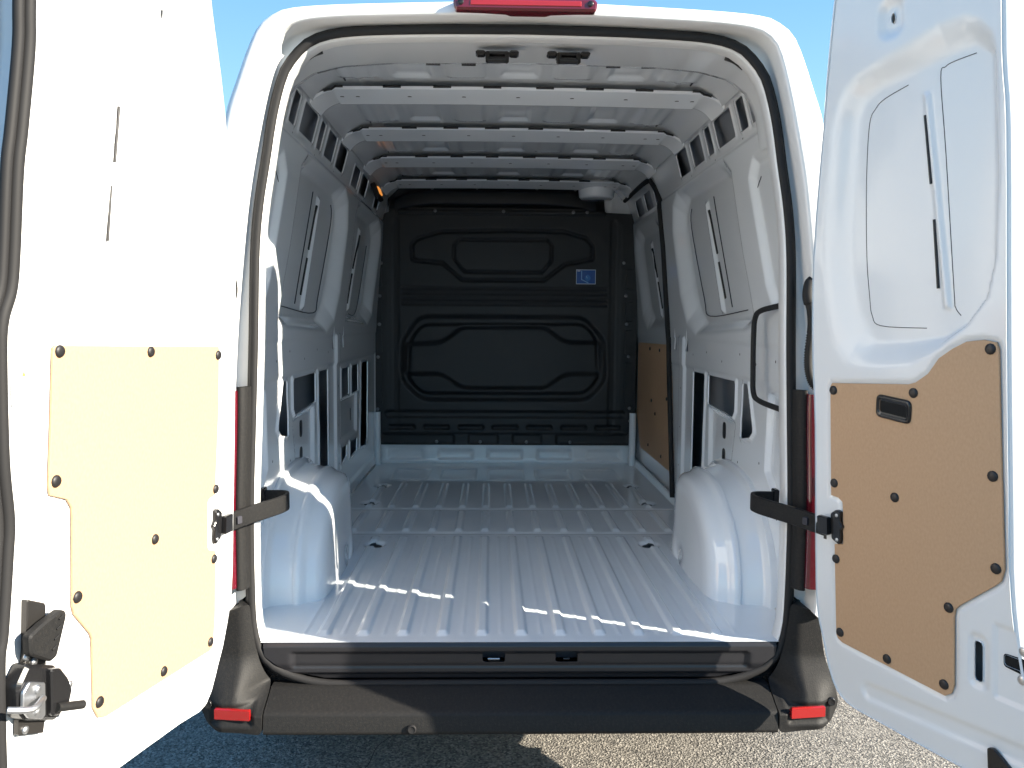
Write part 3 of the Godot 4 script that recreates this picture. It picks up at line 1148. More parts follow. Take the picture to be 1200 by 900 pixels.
# ------------------------------------------------------------------ bulkhead
func bulkhead() -> void:
	var sh := Sheet.new(-.90, .90, .69, 2.445, .008, .008)
	var panel := pv([-.632, 1.942, -.636, 2.045, -.60, 2.085, -.442, 2.133, .0, 2.145, .385, 2.140, .536, 2.098, .582, 2.045, .584, 1.958, .396, 1.923, .255, 1.814, -.30, 1.812, -.43, 1.925])
	sh.press(grow2(panel, .016), .014, .014, .03)
	sh.press(panel, -.012, .016, .03)
	var win := pv([-.354, 1.955, -.354, 2.045, -.316, 2.081, .272, 2.086, .307, 2.046, .304, 1.945, .24, 1.868, -.283, 1.867])
	sh.press(grow2(win, .012), .012, .010, .02)
	sh.press(win, -.010, .012, .02)
	var oct := pv([-.722, 1.40, -.595, 1.585, .535, 1.59, .69, 1.42, .705, 1.133, .571, .983, -.576, .979, -.73, 1.124])
	var oci := pv([-.665, 1.395, -.575, 1.522, .544, 1.53, .633, 1.41, .650, 1.152, .551, 1.034, -.576, 1.030, -.680, 1.144])
	oct = rounded(oct, .07, 3)
	oci = rounded(oci, .06, 3)
	sh.bowl(oct, grow2(oct, -.040), .024)
	sh.press(oci, -.018, .026)
	var band := pv([-.70, 1.395, -.441, 1.406, -.306, 1.513, .273, 1.518, .41, 1.413, .66, 1.415, .66, 1.160, .413, 1.16, .278, 1.062, -.305, 1.059, -.44, 1.155, -.70, 1.154])
	band = rounded(band, .05, 3)
	sh.press(band, .028, .040)
	for y in [1.757, 1.722, 1.683, 1.650]:
		sh.line(Vector2(-.70, y), Vector2(.68, y), .012, .007)
	for x in [-.745, .725]:
		sh.line(Vector2(x, .8), Vector2(x, 2.2), .03, .004)
		sh.press(rect(x - .06 if x < 0 else x - .0, .9, x + .0 if x < 0 else x + .06, 2.2), .002, .02)
	for x in range(-3, 4):
		sh.press(rect(x * .235 - .09, .795, x * .235 + .09, .828), .012, .008, .008)
	sh.press(rect(-.85, .69, .85, .775), .01, .02)
	for x in [-.3, 0.0, .3]:
		sh.press(rect(x - .055, .692, x + .055, .762), -.008, .01)
	sh.line(Vector2(-.8, .90), Vector2(.8, .90), .03, .012)
	# rounded shoulders at the top
	sh.press(rect(-.8, 2.28, .75, 2.45), .03, .06)
	sh.line(Vector2(-.72, 2.265), Vector2(.64, 2.265), .022, -.012)
	sh.line(Vector2(-.68, 2.38), Vector2(.6, 2.38), .03, -.01)
	sh.cut(pv([-.90, .69, .89, .69, .89, 2.26, .66, 2.27, .66, 2.37, .58, 2.435, -.72, 2.43, -.79, 2.35, -.79, 2.26, -.90, 2.22]), .02, true)
	var st := Shell.new()
	sh.build(st, func(u, v, h): return Vector3(u, v, -3.125 - h), false, .02)
	var b := obj("bulkhead", st, bulk_mat, van, "black moulded bulkhead closing off the cab")
	var proto: MeshInstance3D = null
	var bolt_mat := mat(Color(.22, .22, .23), .45, .8)
	var bolts := [[-.842, 1.919], [-.852, 1.7], [-.855, 1.509], [-.865, 1.288], [-.87, .933], [.795, 1.935], [.812, 1.715], [.82, 1.522], [.838, 1.303], [.85, .948], [.855, .86], [-.469, .712], [-.171, .712], [.145, .712], [.444, .712], [-.022, 2.269], [.447, 2.269], [-.48, 2.269], [.54, 2.269], [-.50, 2.418], [-.2, 2.424], [.2, 2.424], [.46, 2.42]]
	for e in bolts:
		st = Shell.new()
		st.lathe([Vector2(.012, 0), Vector2(.012, .005), Vector2(.009, .009), Vector2(.0001, .010)], frame(Vector3(e[0], e[1], -3.118 if e[1] > 2.2 and e[1] < 2.3 else -3.125), Vector3(1, 0, 0), Vector3(0, 0, 1)) * Transform3D(Basis.IDENTITY, Vector3.ZERO), 10)
		obj("bolt", st, bolt_mat, b)
	# beam and bolted strip along the top
	st = Shell.new()
	var rb := []
	for e in [[-.02, 2.302], [.035, 2.306], [.05, 2.32], [.052, 2.38], [.04, 2.405], [-.02, 2.412]]:
		var r := PackedVector3Array()
		for i in 31:
			var x := lerpf(-.75, .60, i / 30.0)
			var dip := .05 * pow(absf((x + .075) / .675), 6)
			r.append(Vector3(x, e[1] - dip, -3.12 + e[0] - dip))
		rb.append(r)
	rb.reverse()
	st.patch(rb)
	obj("top_beam", st, bulk_mat, b)
	st = Shell.new()
	st.plate(rounded(pv([-.74, 2.247, .60, 2.247, .60, 2.291, -.74, 2.291]), .008), .02, Transform3D(Basis.IDENTITY, Vector3(0, 0, -3.118)), .003)
	obj("fixing_strip", st, dark_metal, b)
	for x in [-.86, .835]:
		for y in [[1.75, 1.90], [1.53, 1.68], [1.31, 1.49], [.96, 1.27]]:
			st = Shell.new()
			st.block(Vector3(.045, y[1] - y[0] - .02, .012), Transform3D(Basis(Vector3(0, 0, 1), -.02 * signf(x)), Vector3(x, (y[0] + y[1]) / 2, -3.122)), .003)
			obj("edge_flange", st, bulk_mat, b)
	# blue notice
	st = Shell.new()
	var img := Image.create(132, 98, false, Image.FORMAT_RGB8)
	img.fill(Color(.10, .32, .62))
	img.fill_rect(Rect2i(0, 0, 132, 4), Color(.72, .78, .84))
	img.fill_rect(Rect2i(0, 94, 132, 4), Color(.72, .78, .84))
	img.fill_rect(Rect2i(0, 0, 4, 98), Color(.72, .78, .84))
	img.fill_rect(Rect2i(128, 0, 4, 98), Color(.72, .78, .84))
	img.fill_rect(Rect2i(8, 7, 20, 5), Color(.8, .84, .88))
	for k in 62:
		img.fill_rect(Rect2i(34, 8 + k, 6, 1), Color(.45, .66, .86))
	for k in 44:
		img.fill_rect(Rect2i(36 + k, 66 + k / 2, 6, 4), Color(.45, .66, .86))
	for k in 50:
		var w := int(40 * sin(k / 50.0 * PI))
		img.fill_rect(Rect2i(78 - w / 2, 32 + k, w, 1), Color(.18, .44, .74))
	for k in 16:
		img.fill_rect(Rect2i(66 + k / 2, 42 + k, 4, 2), Color(.5, .7, .85))
	var sm := StandardMaterial3D.new()
	sm.albedo_texture = ImageTexture.create_from_image(img)
	sm.roughness = .35
	var a := Vector3(.471, 1.888, -3.116)
	st.p.append_array([a, a + Vector3(.133, 0, 0), a + Vector3(.133, -.098, 0), a + Vector3(0, -.098, 0)])
	st.n.append_array([Vector3(0, 0, 1), Vector3(0, 0, 1), Vector3(0, 0, 1), Vector3(0, 0, 1)])
	st.uv.append_array([Vector2(0, 0), Vector2(1, 0), Vector2(1, 1), Vector2(0, 1)])
	st.ix.append_array([0, 1, 2, 0, 2, 3])
	obj("notice_sticker", st, sm, b, "small blue notice sticker with a white border")
	# white steel below and behind the bulkhead
	var ks := Sheet.new(-.89, .89, .545, .70, .01, .01)
	for k in range(-2, 3):
		ks.press(rect(k * .34 - .13, .575, k * .34 + .13, .665), .012, .03, .02)
	ks.line(Vector2(-.85, .575), Vector2(.85, .575), .012, -.005)
	st = Shell.new()
	ks.build(st, func(u, v, h): return Vector3(u, v, -3.15 - h), false, 0)
	obj("kick_panel", st, paint_in, van)
	st = Shell.new()
	st.block(Vector3(1.8, 1.9, .02), Transform3D(Basis.IDENTITY, Vector3(0, 1.55, -3.19)), .002)
	obj("cab_partition", st, paint_in, van)
	for s in [-1, 1]:
		st = Shell.new()
		var path := PackedVector3Array([Vector3(s * .865, .55, -3.085), Vector3(s * .868, .92, -3.085)])
		st.tube(path, .024, 10)
		obj("corner_post", st, paint_in, van)

# ------------------------------------------------------------------ wheel arches
func wheel_arches() -> void:
	for s in [-1, 1]:
		var rows := []
		# across: (x, size factor)
		var prof := [[.90, 1.10], [.872, 1.10], [.868, 1.085], [.862, 1.05], [.85, 1.035], [.82, 1.02], [.785, 1.006], [.780, 1.016], [.764, 1.016], [.757, 1.004], [.748, .988], [.737, .966], [.715, .95], [.700, .925], [.690, .89], [.683, .84], [.679, .75], [.676, .55], [.674, .3], [.673, .02]]
		for k in prof:
			var r := PackedVector3Array()
			for i in 49:
				var a := PI * i / 48.0
				var cz := cos(a)
				var sy := sin(a)
				var z: float = -.83 + .525 * signf(cz) * pow(absf(cz), .93) * k[1]
				var y: float = FLOOR - .02 + .39 * pow(sy, .86) * k[1]
				# the inner face widens towards the floor
				var x: float = k[0] - .012 * (1 - sy) + .13 * smoothstep(-.9, -1.36, z) * clampf((.90 - k[0]) / .15, 0, 1)
				r.append(Vector3(s * x, y, z))
			rows.append(r)
		if s < 0:
			rows.reverse()
		var st := Shell.new()
		st.patch(rows)
		obj("wheel_arch", st, paint_in, van, "white wheel arch on the %s of the load floor" % ("left" if s < 0 else "right"))

# ------------------------------------------------------------------ sill, bumper, lights
func sill_and_bumper() -> void:
	# black cover below the load floor edge
	var sh := Sheet.new(-.80, .80, .43, .5605, .008, .004)
	sh.press(rect(-.70, .475, .70, .535), .008, .012, .012)
	sh.line(Vector2(-.74, .466), Vector2(.74, .466), .006, -.004)
	for x in [-.085, .137]:
		sh.cut(rect(x - .034, .497, x + .034, .533), .006)
	sh.cut(pv([-.785, .60, -.775, .52, -.715, .472, -.60, .445, .60, .445, .715, .472, .775, .52, .785, .60]), 0, true)
	var st := Shell.new()
	sh.build(st, func(u, v, h): return Vector3(u, v, .037 - h - .02 * smoothstep(.5, .44, v) - .006 * smoothstep(.548, .559, v)), false, .004)
	var sill := obj("sill_cover", st, mat(Color(.02, .02, .023), .3), van, "black sill cover below the edge of the load floor")
	for x in [-.085, .137]:
		st = Shell.new()
		st.block(Vector3(.07, .04, .004), Transform3D(Basis.IDENTITY, Vector3(x, .515, -.012)), .001)
		obj("latch_pocket", st, seam_mat, sill)
		st = Shell.new()
		st.block(Vector3(.036 if x < 0 else .02, .006, .02), Transform3D(Basis(Vector3(1, 0, 0), -.5), Vector3(x, .503, .02)), .002)
		obj("striker", st, zinc if x < 0 else dark_metal, sill)
	# bumper: step in the middle, a horn at each corner
	var prof := pv([-.10, .430, .02, .432, .040, .431, .050, .428, .120, .396, .130, .391, .136, .386, .139, .380, .146, .340, .146, .334, .142, .328, .134, .325, -.10, .322])
	var rows := []
	for i in 61:
		var x := lerpf(-.7535, .7535, i / 60.0)
		var r := PackedVector3Array()
		for e in prof:
			r.append(Vector3(x, e.y, e.x - .003 * pow(absf(x) / .75, 4)))
		rows.append(r)
	rows.reverse()
	st = Shell.new()
	st.patch(rows)
	var bump := obj("bumper", st, plastic, van, "black plastic rear bumper with a step")
	for s in [-1, 1]:
		var cs := Sheet.new(.745, .96, .32, .70, .006, .006)
		cs.cut(rounded(pv([.757, .328, .895, .335, .925, .352, .950, .395, .938, .445, .917, .52, .903, .60, .898, .66, .812, .690, .808, .63, .800, .56, .790, .51, .774, .465, .757, .435]), .016), 0, true)
		cs.press(rect(.782, .352, .912, .414), .010, .008, .006)
		st = Shell.new()
		var sg := float(s)
		cs.build(st, func(u, v, h):
			var horn: float = .066 + .078 * smoothstep(.54, .385, v) - .05 * smoothstep(.87, .96, u) * smoothstep(.5, .38, v) - .010 * smoothstep(.36, .325, v)
			var step: float = .143 if v < .386 else lerpf(.139, .044, clampf((v - .386) / .044, 0.0, 1.25))
			var z: float = lerpf(step, horn, smoothstep(.752, .845, u))
			return Vector3(sg * u, v, z - h), s < 0, .11)
		obj("bumper_corner", st, plastic, bump)
		st = Shell.new()
		st.block(Vector3(.105, .034, .012), Transform3D(Basis(Vector3(0, 1, 0), s * .12), Vector3(s * .842, .388, .136)), .003)
		obj("reflector", st, red_bright, bump)
		st = Shell.new()
		st.lathe([Vector2(.013, -.004), Vector2(.013, .003), Vector2(.010, .005), Vector2(.009, .003), Vector2(.0001, .003)], frame(Vector3(s * .918, .412, .120), Vector3(1, 0, 0), Vector3(0, 0, 1)), 16)
		obj("parking_sensor", st, gloss_black, bump)
	st = Shell.new()
	st.lathe([Vector2(.013, -.004), Vector2(.013, .002), Vector2(.0105, .004), Vector2(.0095, .002), Vector2(.0001, .002)], frame(Vector3(-.322, .348, .151), Vector3(1, 0, 0), Vector3(0, 0, 1)), 16)
	obj("parking_sensor", st, rubber, bump)
	# tail lights in the rear corners
	for s in [-1, 1]:
		var rw := []
		for k in 25:
			var y := lerpf(.735, 1.336, k / 24.0)
			var r := PackedVector3Array()
			for e in [[.812, .022], [.815, .05], [.820, .068], [.829, .078], [.839, .082], [.845, .076]]:
				r.append(Vector3(s * (e[0] - .012 * smoothstep(.9, 1.336, y)), y, e[1]))
			rw.append(r)
		if s < 0:
			rw.reverse()
		st = Shell.new()
		st.patch(rw)
		for k in [0, 24]:
			var r: PackedVector3Array = rw[k]
			for j in range(1, 5):
				st.tri(r[0], r[j], r[j + 1])
				st.tri(r[0], r[j + 1], r[j])
		var tl := obj("tail_light", st, plastic, van, "tall red tail light on the %s rear corner" % ("left" if s < 0 else "right"))
		rw = []
		for k in 25:
			var y := lerpf(.745, 1.326, k / 24.0)
			var r := PackedVector3Array()
			for e in [[.840, .076], [.842, .090], [.850, .098], [.89, .104], [.925, .104], [.950, .092], [.962, .06], [.968, -.03]]:
				r.append(Vector3(s * (e[0] - .012 * smoothstep(.9, 1.336, y)), y, e[1]))
			rw.append(r)
		if s < 0:
			rw.reverse()
		st = Shell.new()
		st.patch(rw)
		obj("lens", st, red, tl)
	# brake light above the doors
	st = Shell.new()
	var bl := rounded(pv([-.205, 2.378, .188, 2.378, .192, 2.402, .182, 2.413, -.20, 2.413, -.21, 2.402]), .008)
	st.plate(bl, .05, Transform3D(Basis.IDENTITY, Vector3(0, .012, .118)), .006)
	var hb := obj("brake_light", st, red, van, "slim red brake light above the rear opening")
	st = Shell.new()
	st.plate(rounded(pv([-.162, 2.388, .146, 2.388, .146, 2.404, -.162, 2.404]), .004), .006, Transform3D(Basis.IDENTITY, Vector3(0, .0125, .1205)), .002)
	obj("lens_strip", st, red_bright, hb)
	for x in [-.188, .171]:
		st = Shell.new()
		st.lathe([Vector2(.008, 0), Vector2(.008, .004), Vector2(.0001, .004)], frame(Vector3(x, 2.409, .118), Vector3(1, 0, 0), Vector3(0, 0, 1)), 10)
		obj("screw", st, gloss_black, hb)

func plug_profile(r: float) -> Array:
	return [Vector2(r, 0), Vector2(r, .002), Vector2(r * .8, .005), Vector2(r * .4, .0062), Vector2(.0001, .0064)]

# ------------------------------------------------------------------ rear doors
func rear_door(side: int) -> void:
	var right := side > 0
	var th := deg_to_rad(23.5 if right else 10.0)
	var o := Vector3(side * .868, 0, .20)
	var ux := Vector3(side * sin(th), 0, cos(th))
	var vy := Vector3(-side * .05, 1, 0)    # the doors lean in towards the top like the body sides
	var nin := (vy.cross(ux) * -side).normalized()    # towards the middle of the van
	var du := 0.0 if right else .072
	var edge: PackedVector2Array
	if right:
		edge = pv([0.134, 2.472, 0.102, 2.397, 0.051, 2.052, 0.009, 1.716, -0.000, 1.453, 0.006, 1.245, 0.001, 0.782, 0.023, 0.653, 0.058, 0.538, 0.109, 0.495, 0.213, 0.489, 0.450, 0.487, 0.559, 0.496, 0.603, 0.534, 0.607, 0.677, 0.584, 0.809, 0.568, 0.954, 0.564, 1.123, 0.558, 1.515, 0.555, 1.947, 0.545, 2.109, 0.538, 2.446, 0.500, 2.516, 0.409, 2.528, 0.214, 2.515])
	else:
		edge = pv([0.245, 2.440, 0.208, 2.365, 0.178, 2.270, 0.105, 2.059, 0.027, 1.700, 0.003, 1.354, -0.012, 0.997, -0.017, 0.776, 0.014, 0.653, 0.043, 0.592, 0.106, 0.500, 0.237, 0.510, 0.486, 0.532, 0.738, 0.545, 0.795, 0.587, 0.816, 0.710, 0.826, 0.910, 0.819, 0.971, 0.810, 1.107, 0.808, 1.172, 0.822, 1.280, 0.831, 1.459, 0.828, 1.525, 0.810, 1.577, 0.804, 1.637, 0.798, 1.784, 0.789, 1.858, 0.775, 1.996, 0.775, 2.081, 0.768, 2.385, 0.730, 2.445, 0.607, 2.470, 0.378, 2.475])
	edge = smooth2(edge, 3, true)
	var sh := Sheet.new(-.07, .76 if right else .87, .48, 2.505, .006, .006)
	sh.cut(edge, 0, true)
	var rec := pv([0.039, 1.597, 0.029, 1.715, 0.067, 2.044, 0.087, 2.102, 0.113, 2.140, 0.149, 2.165, 0.394, 2.221, 0.462, 2.218, 0.502, 2.192, 0.530, 2.153, 0.535, 2.099, 0.541, 1.861, 0.532, 1.679, 0.511, 1.591, 0.462, 1.530, 0.391, 1.472, 0.314, 1.425, 0.229, 1.411, 0.111, 1.412, 0.061, 1.461] if right else [0.116, 1.596, 0.106, 1.712, 0.160, 2.032, 0.185, 2.086, 0.219, 2.122, 0.265, 2.143, 0.562, 2.177, 0.643, 2.168, 0.689, 2.141, 0.719, 2.104, 0.726, 2.054, 0.729, 1.835, 0.719, 1.668, 0.694, 1.587, 0.637, 1.530, 0.552, 1.476, 0.460, 1.430, 0.355, 1.415, 0.207, 1.415, 0.145, 1.462])
	var rin := pv([0.158, 2.055, 0.179, 2.091, 0.216, 2.109, 0.392, 2.132, 0.468, 2.142, 0.509, 2.113, 0.517, 1.855, 0.515, 1.663, 0.499, 1.591, 0.452, 1.532, 0.391, 1.500, 0.196, 1.495, 0.152, 1.566, 0.134, 1.656, 0.134, 1.839] if right else [0.275, 2.037, 0.302, 2.070, 0.347, 2.085, 0.559, 2.094, 0.648, 2.097, 0.695, 2.068, 0.702, 1.830, 0.699, 1.653, 0.679, 1.587, 0.625, 1.532, 0.553, 1.501, 0.315, 1.497, 0.261, 1.565, 0.241, 1.653, 0.241, 1.830])
	sh.bowl(rec, rin, .024)
	sh.press(pv([0.331, 2.076, 0.357, 2.078, 0.413, 1.561, 0.385, 1.561]) if right else pv([.489, 2.046, .518, 2.046, .574, 1.558, .542, 1.558]), -.010, .018)
	var slots := [[0.341, 2.022, 0.356, 1.861], [0.363, 1.777, 0.373, 1.615]] if right else [[0.509, 1.967, 0.519, 1.852], [0.523, 1.803, 0.530, 1.689]]
	var hc := Vector2(0.264, 2.267) if right else Vector2(.374, 2.201)
	sh.press(rect(hc.x - .045, hc.y - .055, hc.x + .045, hc.y + .055), .012, .03, .04)
	sh.hole(hc, .006, .013)
	# a shallow seat for the board
	var bd: PackedVector2Array
	if right:
		bd = pv([0.539, 1.477, 0.533, 1.493, 0.504, 1.498, 0.462, 1.493, 0.427, 1.476, 0.391, 1.452, 0.362, 1.414, 0.328, 1.391, 0.308, 1.385, 0.066, 1.371, 0.060, 1.362, 0.058, 1.062, 0.083, 1.060, 0.097, 1.051, 0.099, 1.023, 0.098, 0.936, 0.068, 0.927, 0.070, 0.674, 0.076, 0.664, 0.091, 0.658, 0.405, 0.641, 0.422, 0.653, 0.430, 0.677, 0.430, 0.842, 0.434, 0.864, 0.445, 0.876, 0.532, 0.949, 0.546, 0.964, 0.553, 0.992, 0.543, 1.309])
	else:
		bd = pv([0.711, 1.473, 0.706, 1.478, 0.093, 1.459, 0.089, 1.453, 0.082, 1.292, 0.087, 1.064, 0.116, 1.061, 0.123, 1.053, 0.118, 0.935, 0.110, 0.922, 0.074, 0.910, 0.066, 0.732, 0.070, 0.654, 0.077, 0.643, 0.092, 0.640, 0.528, 0.671, 0.554, 0.682, 0.570, 0.709, 0.580, 0.863, 0.587, 0.878, 0.637, 0.936, 0.643, 0.954, 0.648, 1.138, 0.651, 1.157, 0.664, 1.176, 0.712, 1.194, 0.716, 1.211, 0.713, 1.325])
	sh.press(grow2(bd, .012), .006, .010)
	# pull slot, lock seat
	if right:
		sh.press(rect(0.464, 0.692, 0.517, 0.826), .006, .012, .02)
		sh.cut(rect(0.480, 0.711, 0.501, 0.806), .009)
		sh.press(rect(0.528, 0.690, 0.642, 0.865), .004, .006, .006)
		sh.cut(rect(0.553, 0.775, 0.630, 0.800), .006)
	sh.line(Vector2(.18, .555), Vector2(.62, .585), .03, .006)
	var st := Shell.new()
	var at := func(u: float, v: float, h: float) -> Vector3: return o + ux * u + vy * v - nin * h
	sh.build(st, at, right, .004)
	# turned edge and outer skin
	var rows := []
	for k in ([[0.0, 0.0], [.005, .0015], [.009, .006], [.010, .02], [.016, .062], [.020, .067], [.034, .069], [.040, .073], [.041, .080], [.036, .088], [.02, .09]] if right else [[0.0, 0.0], [.005, .0015], [.009, .006], [.010, .02], [.012, .045], [.014, .05], [.020, .052], [.023, .056], [.024, .075], [.022, .084], [.015, .09]]):
		var g := grow(edge, k[0])
		var r := PackedVector3Array()
		for i in g.size():
			var e := edge[i].lerp(g[i], lerpf((.05 if right else .55) + 1.5 * smoothstep(1.7, 2.25, edge[i].y), 1.0, smoothstep(.15, .35, edge[i].x)))
			r.append(at.call(e.x, e.y, k[1]))
		rows.append(r)
	if right:
		rows.reverse()
	st.patch(rows, false, true)
	var cap := grow(edge, .02)
	var ids := Geometry2D.triangulate_polygon(cap)
	for i in range(0, ids.size(), 3):
		var a: Vector3 = at.call(cap[ids[i]].x, cap[ids[i]].y, .09)
		var b: Vector3 = at.call(cap[ids[i + 1]].x, cap[ids[i + 1]].y, .09)
		var c: Vector3 = at.call(cap[ids[i + 2]].x, cap[ids[i + 2]].y, .09)
		if (c - a).cross(b - a).dot(nin) < 0:
			st.tri(a, b, c)
		else:
			st.tri(a, c, b)
	var door := obj("rear_door", st, paint, van, "right rear door in shade, swung open" if right else "left rear door in full sun, swung open")
	for s in slots:
		var sp0 := PackedVector3Array()
		var top := 1.0
		for k in 7:
			top = minf(top, height_at(sh, Vector2(s[0], s[1]).lerp(Vector2(s[2], s[3]), k / 6.0)))
		for k in 7:
			var e := Vector2(s[0], s[1]).lerp(Vector2(s[2], s[3]), k / 6.0)
			sp0.append(at.call(e.x, e.y, top - .0005))
		st = Shell.new()
		st.tube(sp0, .0036, 8, false, Vector2(1.0, .5) if false else Vector2.ONE)
		obj("slot", st, plug, door)
	# the wood board
	var ax := ux if not right else -ux
	var wx := door_frame(side)
	var sgn := 1.0 if right else -1.0
	var bq := PackedVector2Array()
	for e in bd:
		bq.append(Vector2(e.x * sgn, e.y))
	st = Shell.new()
	st.plate(bq, .005, wx, .0012)
	var bo := obj("lining_board", st, board, door)
	var pl := [[0.520, 1.478], [0.323, 1.365], [0.072, 1.352], [0.526, 1.196], [0.071, 1.098], [0.267, 1.097], [0.074, 0.888], [0.534, 0.989], [0.417, 0.862], [0.085, 0.685], [0.240, 0.669], [0.404, 0.669]] if right else [[0.695, 1.467], [0.399, 1.456], [0.096, 1.437], [0.699, 1.219], [0.087, 1.081], [0.363, 1.018], [0.084, 0.891], [0.631, 0.970], [0.089, 0.665], [0.311, 0.679], [0.554, 0.716]]
	for e in pl:
		st = Shell.new()
		st.lathe(plug_profile(.0125), frame(o + ux * e[0] + vy * e[1] + nin * .001, ux, nin), 12)
		obj("plug", st, plug, door)
	# creases of the glued stiffeners
	var seams := [[0.293, 2.104, 0.226, 2.088, 0.197, 2.070, 0.177, 2.033, 0.166, 1.889, 0.165, 1.706, 0.173, 1.599, 0.180, 1.553, 0.207, 1.526, 0.341, 1.521], [0.469, 2.129, 0.417, 2.126, 0.393, 2.120, 0.380, 2.099, 0.393, 1.923, 0.413, 1.610, 0.417, 1.570, 0.431, 1.551]]
	if right:
		for s in seams:
			var path := PackedVector3Array()
			for e in smooth2(pv(s), 5):
				path.append(at.call(e.x, e.y, height_at(sh, e) - .0002))
			st = Shell.new()
			st.tube(path, .0010, 6)
			obj("panel_seam", st, seam_mat, door)
		# recessed pull handle
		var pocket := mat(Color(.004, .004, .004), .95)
		st = Shell.new()
		var ho := PackedVector2Array()
		var hi := PackedVector2Array()
		for e in rounded(pv([0.212, 1.297, 0.315, 1.286, 0.319, 1.345, 0.216, 1.355]), .016):
			ho.append(Vector2(e.x * sgn, e.y))
		for e in rounded(pv([0.222, 1.307, 0.308, 1.297, 0.309, 1.334, 0.223, 1.344]), .01):
			hi.append(Vector2(e.x * sgn, e.y))
		var rw := []
		for k in [[ho, -.006], [ho, .003], [grow(ho, -.004), .006], [grow(hi, .003), .006], [hi, .003], [grow(hi, -.004), .0024]]:
			var r := PackedVector3Array()
			for e in k[0]:
				r.append(wx * Vector3(e.x, e.y, k[1]))
			rw.append(r)
		st.patch(rw, false, true)
		var hd := obj("pull_handle", st, gloss_black, door)
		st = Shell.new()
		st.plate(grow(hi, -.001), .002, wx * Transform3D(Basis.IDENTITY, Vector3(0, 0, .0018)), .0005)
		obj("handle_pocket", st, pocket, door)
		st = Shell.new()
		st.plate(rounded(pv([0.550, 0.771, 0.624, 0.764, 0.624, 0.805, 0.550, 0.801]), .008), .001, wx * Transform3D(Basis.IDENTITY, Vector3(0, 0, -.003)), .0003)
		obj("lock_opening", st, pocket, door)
		for e in [[0.596, 0.820], [0.593, 0.755]]:
			st = Shell.new()
			st.lathe([Vector2(.011, 0), Vector2(.011, .003), Vector2(.006, .006), Vector2(.0001, .006)], frame(o + ux * e[0] + vy * e[1] - nin * .004, ux, nin), 12)
			obj("screw", st, zinc, door)
		st = Shell.new()
		st.plate(rounded(pv([0.587, 0.492, 0.519, 0.517, 0.517, 0.568, 0.531, 0.573, 0.589, 0.536]), .006), .008, wx * Transform3D(Basis.IDENTITY, Vector3(0, 0, .006)), .001)
		obj("lower_latch", st, gloss_black, door)
	else:
		# the rubber seal along the free edge
		var sp := PackedVector3Array()
		var sp2 := PackedVector3Array()
		var line := smooth2(pv([0.799, 0.566, 0.818, 0.710, 0.826, 0.910, 0.819, 0.971, 0.810, 1.107, 0.808, 1.172, 0.822, 1.280, 0.831, 1.459, 0.828, 1.525, 0.810, 1.577, 0.804, 1.637, 0.798, 1.784, 0.789, 1.858, 0.775, 1.996, 0.775, 2.081, 0.769, 2.292, 0.733, 2.354]), 6)
		for e in line:
			sp.append(at.call(e.x + .010, e.y, .000))
			sp2.append(at.call(e.x + .027, e.y, .006))
		st = Shell.new()
		st.tube(sp, .0115, 10)
		var sl := obj("edge_seal", st, rubber, door)
		st = Shell.new()
		st.tube(sp2, .0095, 10)
		obj("edge_seal", st, rubber, door)
		latch(door, wx)
		# faint printed label
		st = Shell.new()
		var img := Image.create(96, 128, false, Image.FORMAT_RGB8)
		img.fill(Color(.9, .905, .91))
		for k in 20:
			img.fill_rect(Rect2i(58 - k / 2, 10 + k, k, 1), Color(.85, .85, .3))
		img.fill_rect(Rect2i(14, 18, 18, 4), Color(.35, .35, .4))
		img.fill_rect(Rect2i(20, 24, 14, 4), Color(.45, .45, .5))
		for c in [Vector2(26, 58), Vector2(68, 58)]:
			for k in 72:
				var d := Vector2(cos(k * TAU / 72), sin(k * TAU / 72)) * 16
				if k % 72 < 50:
					img.fill_rect(Rect2i(int(c.x + d.x), int(c.y + d.y), 3, 3), Color(.45, .42, .45))
		img.fill_rect(Rect2i(18, 84, 6, 14), Color(.5, .52, .62))
		img.fill_rect(Rect2i(66, 84, 6, 14), Color(.55, .55, .55))
		img.fill_rect(Rect2i(54, 116, 26, 3), Color(.5, .5, .5))
		var lm := StandardMaterial3D.new()
		lm.albedo_texture = ImageTexture.create_from_image(img)
		lm.roughness = .35
		var c0: Vector3 = at.call(.818, 1.441, -.0012)
		var c1: Vector3 = at.call(.767, 1.441, -.0012)
		st.p.append_array([c0, c1, c1 - Vector3(0, .067, 0), c0 - Vector3(0, .067, 0)])
		st.n.append_array([nin, nin, nin, nin])
		st.uv.append_array([Vector2(0, 0), Vector2(1, 0), Vector2(1, 1), Vector2(0, 1)])
		st.ix.append_array([0, 1, 2, 0, 2, 3])
		obj("printed_label", st, lm, door)
	check_strap(side, door)

func door_frame(side: int) -> Transform3D:
	var th := deg_to_rad(23.5 if side > 0 else 10.0)
	var ux := Vector3(sin(th), 0, side * cos(th))
	var vy := Vector3(-side * .05, 1, 0)
	var n := ux.cross(vy).normalized()
	return Transform3D(Basis(ux, vy, n), Vector3(side * .868, 0, .20) + n * .001)

func height_at(sh: Sheet, e: Vector2) -> float:
	var i := clampi(int(round((e.x - sh.u0) / sh.du)), 0, sh.nu - 1)
	var j := clampi(int(round((e.y - sh.v0) / sh.dv)), 0, sh.nv - 1)
	return sh.h[j * sh.nu + i]

func latch_uv(a: Array) -> PackedVector2Array:
	var o := PackedVector2Array()
	for i in range(0, a.size(), 2):
		o.append(Vector2(-.8257 + (a[i] - 5.0) * .002219, 1.041 - (a[i] - 5.0) * .00094 - (a[i + 1] - 700.0) * .00166))
	return o

